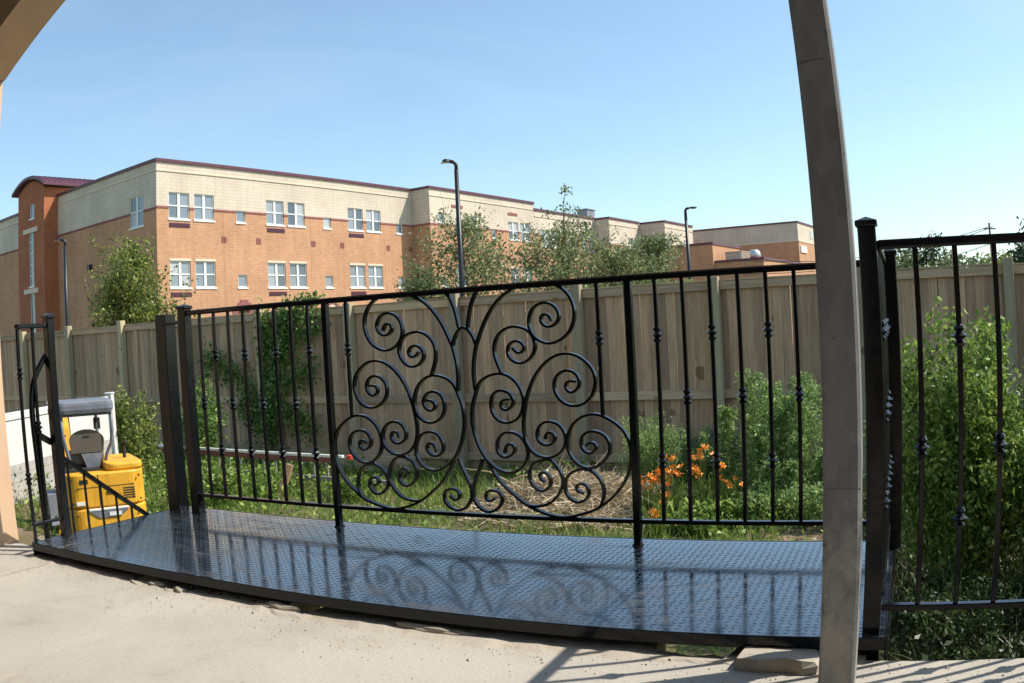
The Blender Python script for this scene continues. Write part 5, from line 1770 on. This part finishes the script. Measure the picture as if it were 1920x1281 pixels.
def build_excavator():
    # rear of the machine faces the landing; x to the right, y away from the viewer
    F = Frame((-4.74, 9.33), math.atan2(9.30, -4.80) - math.pi / 2 + R(8))
    Y = 'digger_yellow'
    t = Thing('mini_excavator', 'small yellow excavator with grey canopy parked beyond the left end of the landing', 'excavator', F, (0, 0.4, GROUND_Z))
    def shell(poly, z0, z1, b=0.02):
        c = (sum(p[0] for p in poly) / len(poly), sum(p[1] for p in poly) / len(poly))
        def sc(k): return [(c[0] + (p[0] - c[0]) * k, c[1] + (p[1] - c[1]) * k) for p in poly]
        n = len(poly)
        rings = [(sc(0.96), z0), (poly, z0 + b), (poly, z1 - b), (sc(0.985), z1 - b * 0.3), (sc(0.955), z1)]
        vs, fs = [], []
        for ring, z in rings:
            vs += [(p[0], p[1], z) for p in ring]
        for k in range(len(rings) - 1):
            for i in range(n):
                j = (i + 1) % n
                fs.append((k * n + i, k * n + j, k * n + n + j, k * n + n + i))
        fs += [tuple(range(n - 1, -1, -1)), tuple(range((len(rings) - 1) * n, len(rings) * n))]
        return MB().add(vs, fs)
    body = rrect(-0.48, 0.51, -0.10, 0.95, 0.20, 7)
    low = t.part('counterweight', shell(body, -1.10, -0.785), Y)
    upp = t.part('body', shell([(x * 0.995, y * 0.995) for x, y in body], -0.778, -0.385), Y)
    t.part('hood', shell(rrect(0.05, 0.50, -0.07, 0.85, 0.12, 6), -0.383, -0.295, 0.025), Y, upp)
    t.part('recess', MB().box(0.02, 0.10, -0.112, -0.085, -0.625, -0.595), 'rubber', upp)
    t.part('lip', MB().bevel_box(-0.22, 0.26, -0.116, -0.085, -0.815, -0.79, 0.004), 'decal_white', low)
    t.part('trim', MB().prism([(-0.22, -0.82), (0.26, -0.82), (0.15, -0.90), (-0.10, -0.90)], -0.112, -0.09, 'y'), 'digger_grey', low)
    t.part('plate', MB().box(0.02, 0.17, -0.120, -0.1125, -0.885, -0.84), 'decal_white', low)
    t.part('sticker', MB().box(-0.36, -0.25, -0.112, -0.09, -0.74, -0.70), 'decal_white', upp)
    DZ = 0.115
    def up(name, mb, *a, **k):
        mb.v = [(x, y, z + DZ) for x, y, z in mb.v]
        return t.part(name, mb, *a, **k)
    fl = up('deck', MB().box(-0.44, 0.0, 0.1, 0.95, -0.499, -0.47), 'rubber')
    # seat
    s = up('seat', shell(rrect(-0.33, 0.10, 0.30, 0.72, 0.08, 5), -0.43, -0.30, 0.03), 'seat_vinyl')
    bk = []
    for k in range(13):
        a = math.pi * k / 12
        bk.append((-0.115 + 0.215 * math.cos(a), -0.16 + 0.13 * math.sin(a)))
    bk += [(-0.31, -0.30), (0.08, -0.30)]
    b = up('seat_back', MB().prism(bk, 0.26, 0.33, 'y'), 'seat_vinyl', s)
    up('slot', MB().box(-0.16, -0.08, 0.252, 0.2595, -0.115, -0.10), 'rubber', b)
    up('seat_base', MB().add([(-0.2, 0.25, -0.31), (0.06, 0.25, -0.31), (0.02, 0.25, -0.47), (-0.14, 0.25, -0.47), (-0.2, 0.65, -0.31), (0.06, 0.65, -0.31), (0.02, 0.65, -0.47), (-0.14, 0.65, -0.47)],
                                 [(0, 1, 2, 3), (5, 4, 7, 6), (0, 4, 5, 1), (3, 2, 6, 7), (0, 3, 7, 4), (1, 5, 6, 2)]), 'digger_grey', s)
    # canopy: roof slab on a bent tube frame
    rf = up('canopy', shell(rrect(-0.47, 0.24, 0.14, 0.86, 0.09, 5), 0.165, 0.305, 0.045), 'digger_grey')
    up('canopy_skirt', MB().box(-0.42, 0.20, 0.16, 0.18, 0.135, 0.166), 'rubber', rf)
    for pts in ([(0.20, 0.2, 0.18), (0.20, 0.2, -0.05), (0.18, 0.22, -0.20), (0.12, 0.26, -0.33), (0.08, 0.27, -0.48)], [(-0.42, 0.2, 0.18), (-0.41, 0.2, -0.1), (-0.37, 0.22, -0.3), (-0.33, 0.26, -0.48)],
                [(0.10, 0.82, 0.18), (0.11, 0.82, -0.48)], [(-0.40, 0.82, 0.18), (-0.41, 0.82, -0.48)]):
        up('canopy_post', MB().tube(pts, 0.021, 8), 'digger_grey', smooth=True)
    up('work_lamp', MB().bevel_box(0.07, 0.15, 0.80, 0.88, -0.08, 0.06, 0.008), 'rubber')
    up('filler_cap', MB().lathe([(0.035, 0), (0.035, 0.03), (0.025, 0.045)], 10, (0.02, 0.35, -0.47)), 'chrome')
    for x in (-0.36, 0.03):
        up('lever', MB().tube([(x, 0.78, -0.47), (x, 0.74, -0.15), (x + 0.03, 0.70, -0.12)], 0.012, 6), 'rubber')
    # boom, arm and bucket beyond the seat
    bm_ = t.part('boom', MB().prism([(1.0, -0.75), (1.15, -0.85), (1.55, -0.15), (1.75, 0.22), (1.62, 0.34), (1.30, 0.05)], -0.42, -0.20, 'x'), Y)
    t.part('ram', MB().tube([(-0.29, 1.06, -0.6), (-0.29, 1.45, 0.02)], 0.03, 8), 'chrome', bm_)
    ar = t.part('arm', MB().prism([(1.60, 0.32), (1.76, 0.22), (2.1, -0.85), (2.02, -0.92)], -0.35, -0.23, 'x'), Y)
    t.part('bucket', MB().prism([(2.0, -0.9), (2.15, -0.85), (2.30, -1.2), (2.1, -1.45), (1.85, -1.3), (1.95, -1.2)], -0.52, -0.06, 'x'), 'digger_grey', ar)
    # small detail: bolts, seams, louvres, hoses, handrail, stickers
    for x, z in ((-0.40, -0.45), (0.42, -0.45), (-0.40, -0.72), (0.42, -0.72), (-0.36, -0.86), (0.40, -0.86)):
        t.part('bolt', MB().prism([(x + 0.013 * math.cos(k), z + 0.013 * math.sin(k)) for k in (0, 1.05, 2.09, 3.14, 4.19, 5.24)], -0.113, -0.096, 'y'), 'rubber', upp)
    t.part('seam', MB().box(-0.075, -0.069, -0.1035, -0.09, -0.765, -0.40), 'rubber', upp)
    t.part('seam', MB().box(-0.34, 0.36, -0.1035, -0.09, -0.545, -0.540), 'rubber', upp)
    for k in range(5):
        t.part('louvre', MB().box(0.495, 0.512, 0.16 + k * 0.055, 0.19 + k * 0.055, -0.70, -0.46), 'rubber', upp)
        t.part('louvre', MB().box(0.22, 0.36, -0.1035, -0.09, -0.70 + k * 0.028, -0.688 + k * 0.028), 'rubber', upp)
    t.part('warning_sticker', MB().box(-0.30, -0.20, -0.1035, -0.09, -0.50, -0.45), 'rubber', upp)
    t.part('exhaust', MB().tube([(0.36, 0.40, -0.30), (0.36, 0.40, -0.14), (0.39, 0.36, -0.10)], 0.022, 8), 'rubber', upp)
    for k, x in enumerate((-0.40, -0.37, -0.18)):
        t.part('hose', MB().tube([(x, 1.0, -0.62), (x - 0.03, 1.15, -0.30), (x, 1.45, 0.02), (x + 0.01, 1.62, 0.20)], 0.012, 6), 'rubber', bm_)
    t.part('pin', MB().tube([(-0.44, 1.66, 0.24), (-0.16, 1.66, 0.24)], 0.035, 10), 'digger_grey', bm_)
    # undercarriage
    t.part('turntable', MB().lathe([(0.30, -1.30), (0.30, -1.105)], 18, (0, 0.45, 0)), 'rubber')
    t.part('chassis', MB().box(-0.22, 0.22, 0.05, 0.85, -1.48, -1.30), 'digger_grey')
    for sx in (-1, 1):
        x0, x1 = sorted((sx * 0.27, sx * 0.46))
        path = []
        for k in range(9):
            a = math.radians(90 + 180 * k / 8)
            path.append((-0.15 + 0.17 * math.cos(a), -1.46 + 0.17 * math.sin(a)))
        for k in range(9):
            a = math.radians(-90 + 180 * k / 8)
            path.append((1.05 + 0.17 * math.cos(a), -1.46 + 0.17 * math.sin(a)))
        tr = t.part('track', MB().prism(path, x0, x1, 'x'), 'rubber')
        for k in range(10):
            y = -0.12 + k * 0.13
            t.part('cleat', MB().box(x0 - 0.004, x1 + 0.004, y - 0.02, y + 0.02, -1.29, -1.272), 'rubber', tr)
    t.part('blade', MB().box(-0.47, 0.47, 1.45, 1.50, -1.62, -1.30), Y)
build_excavator()
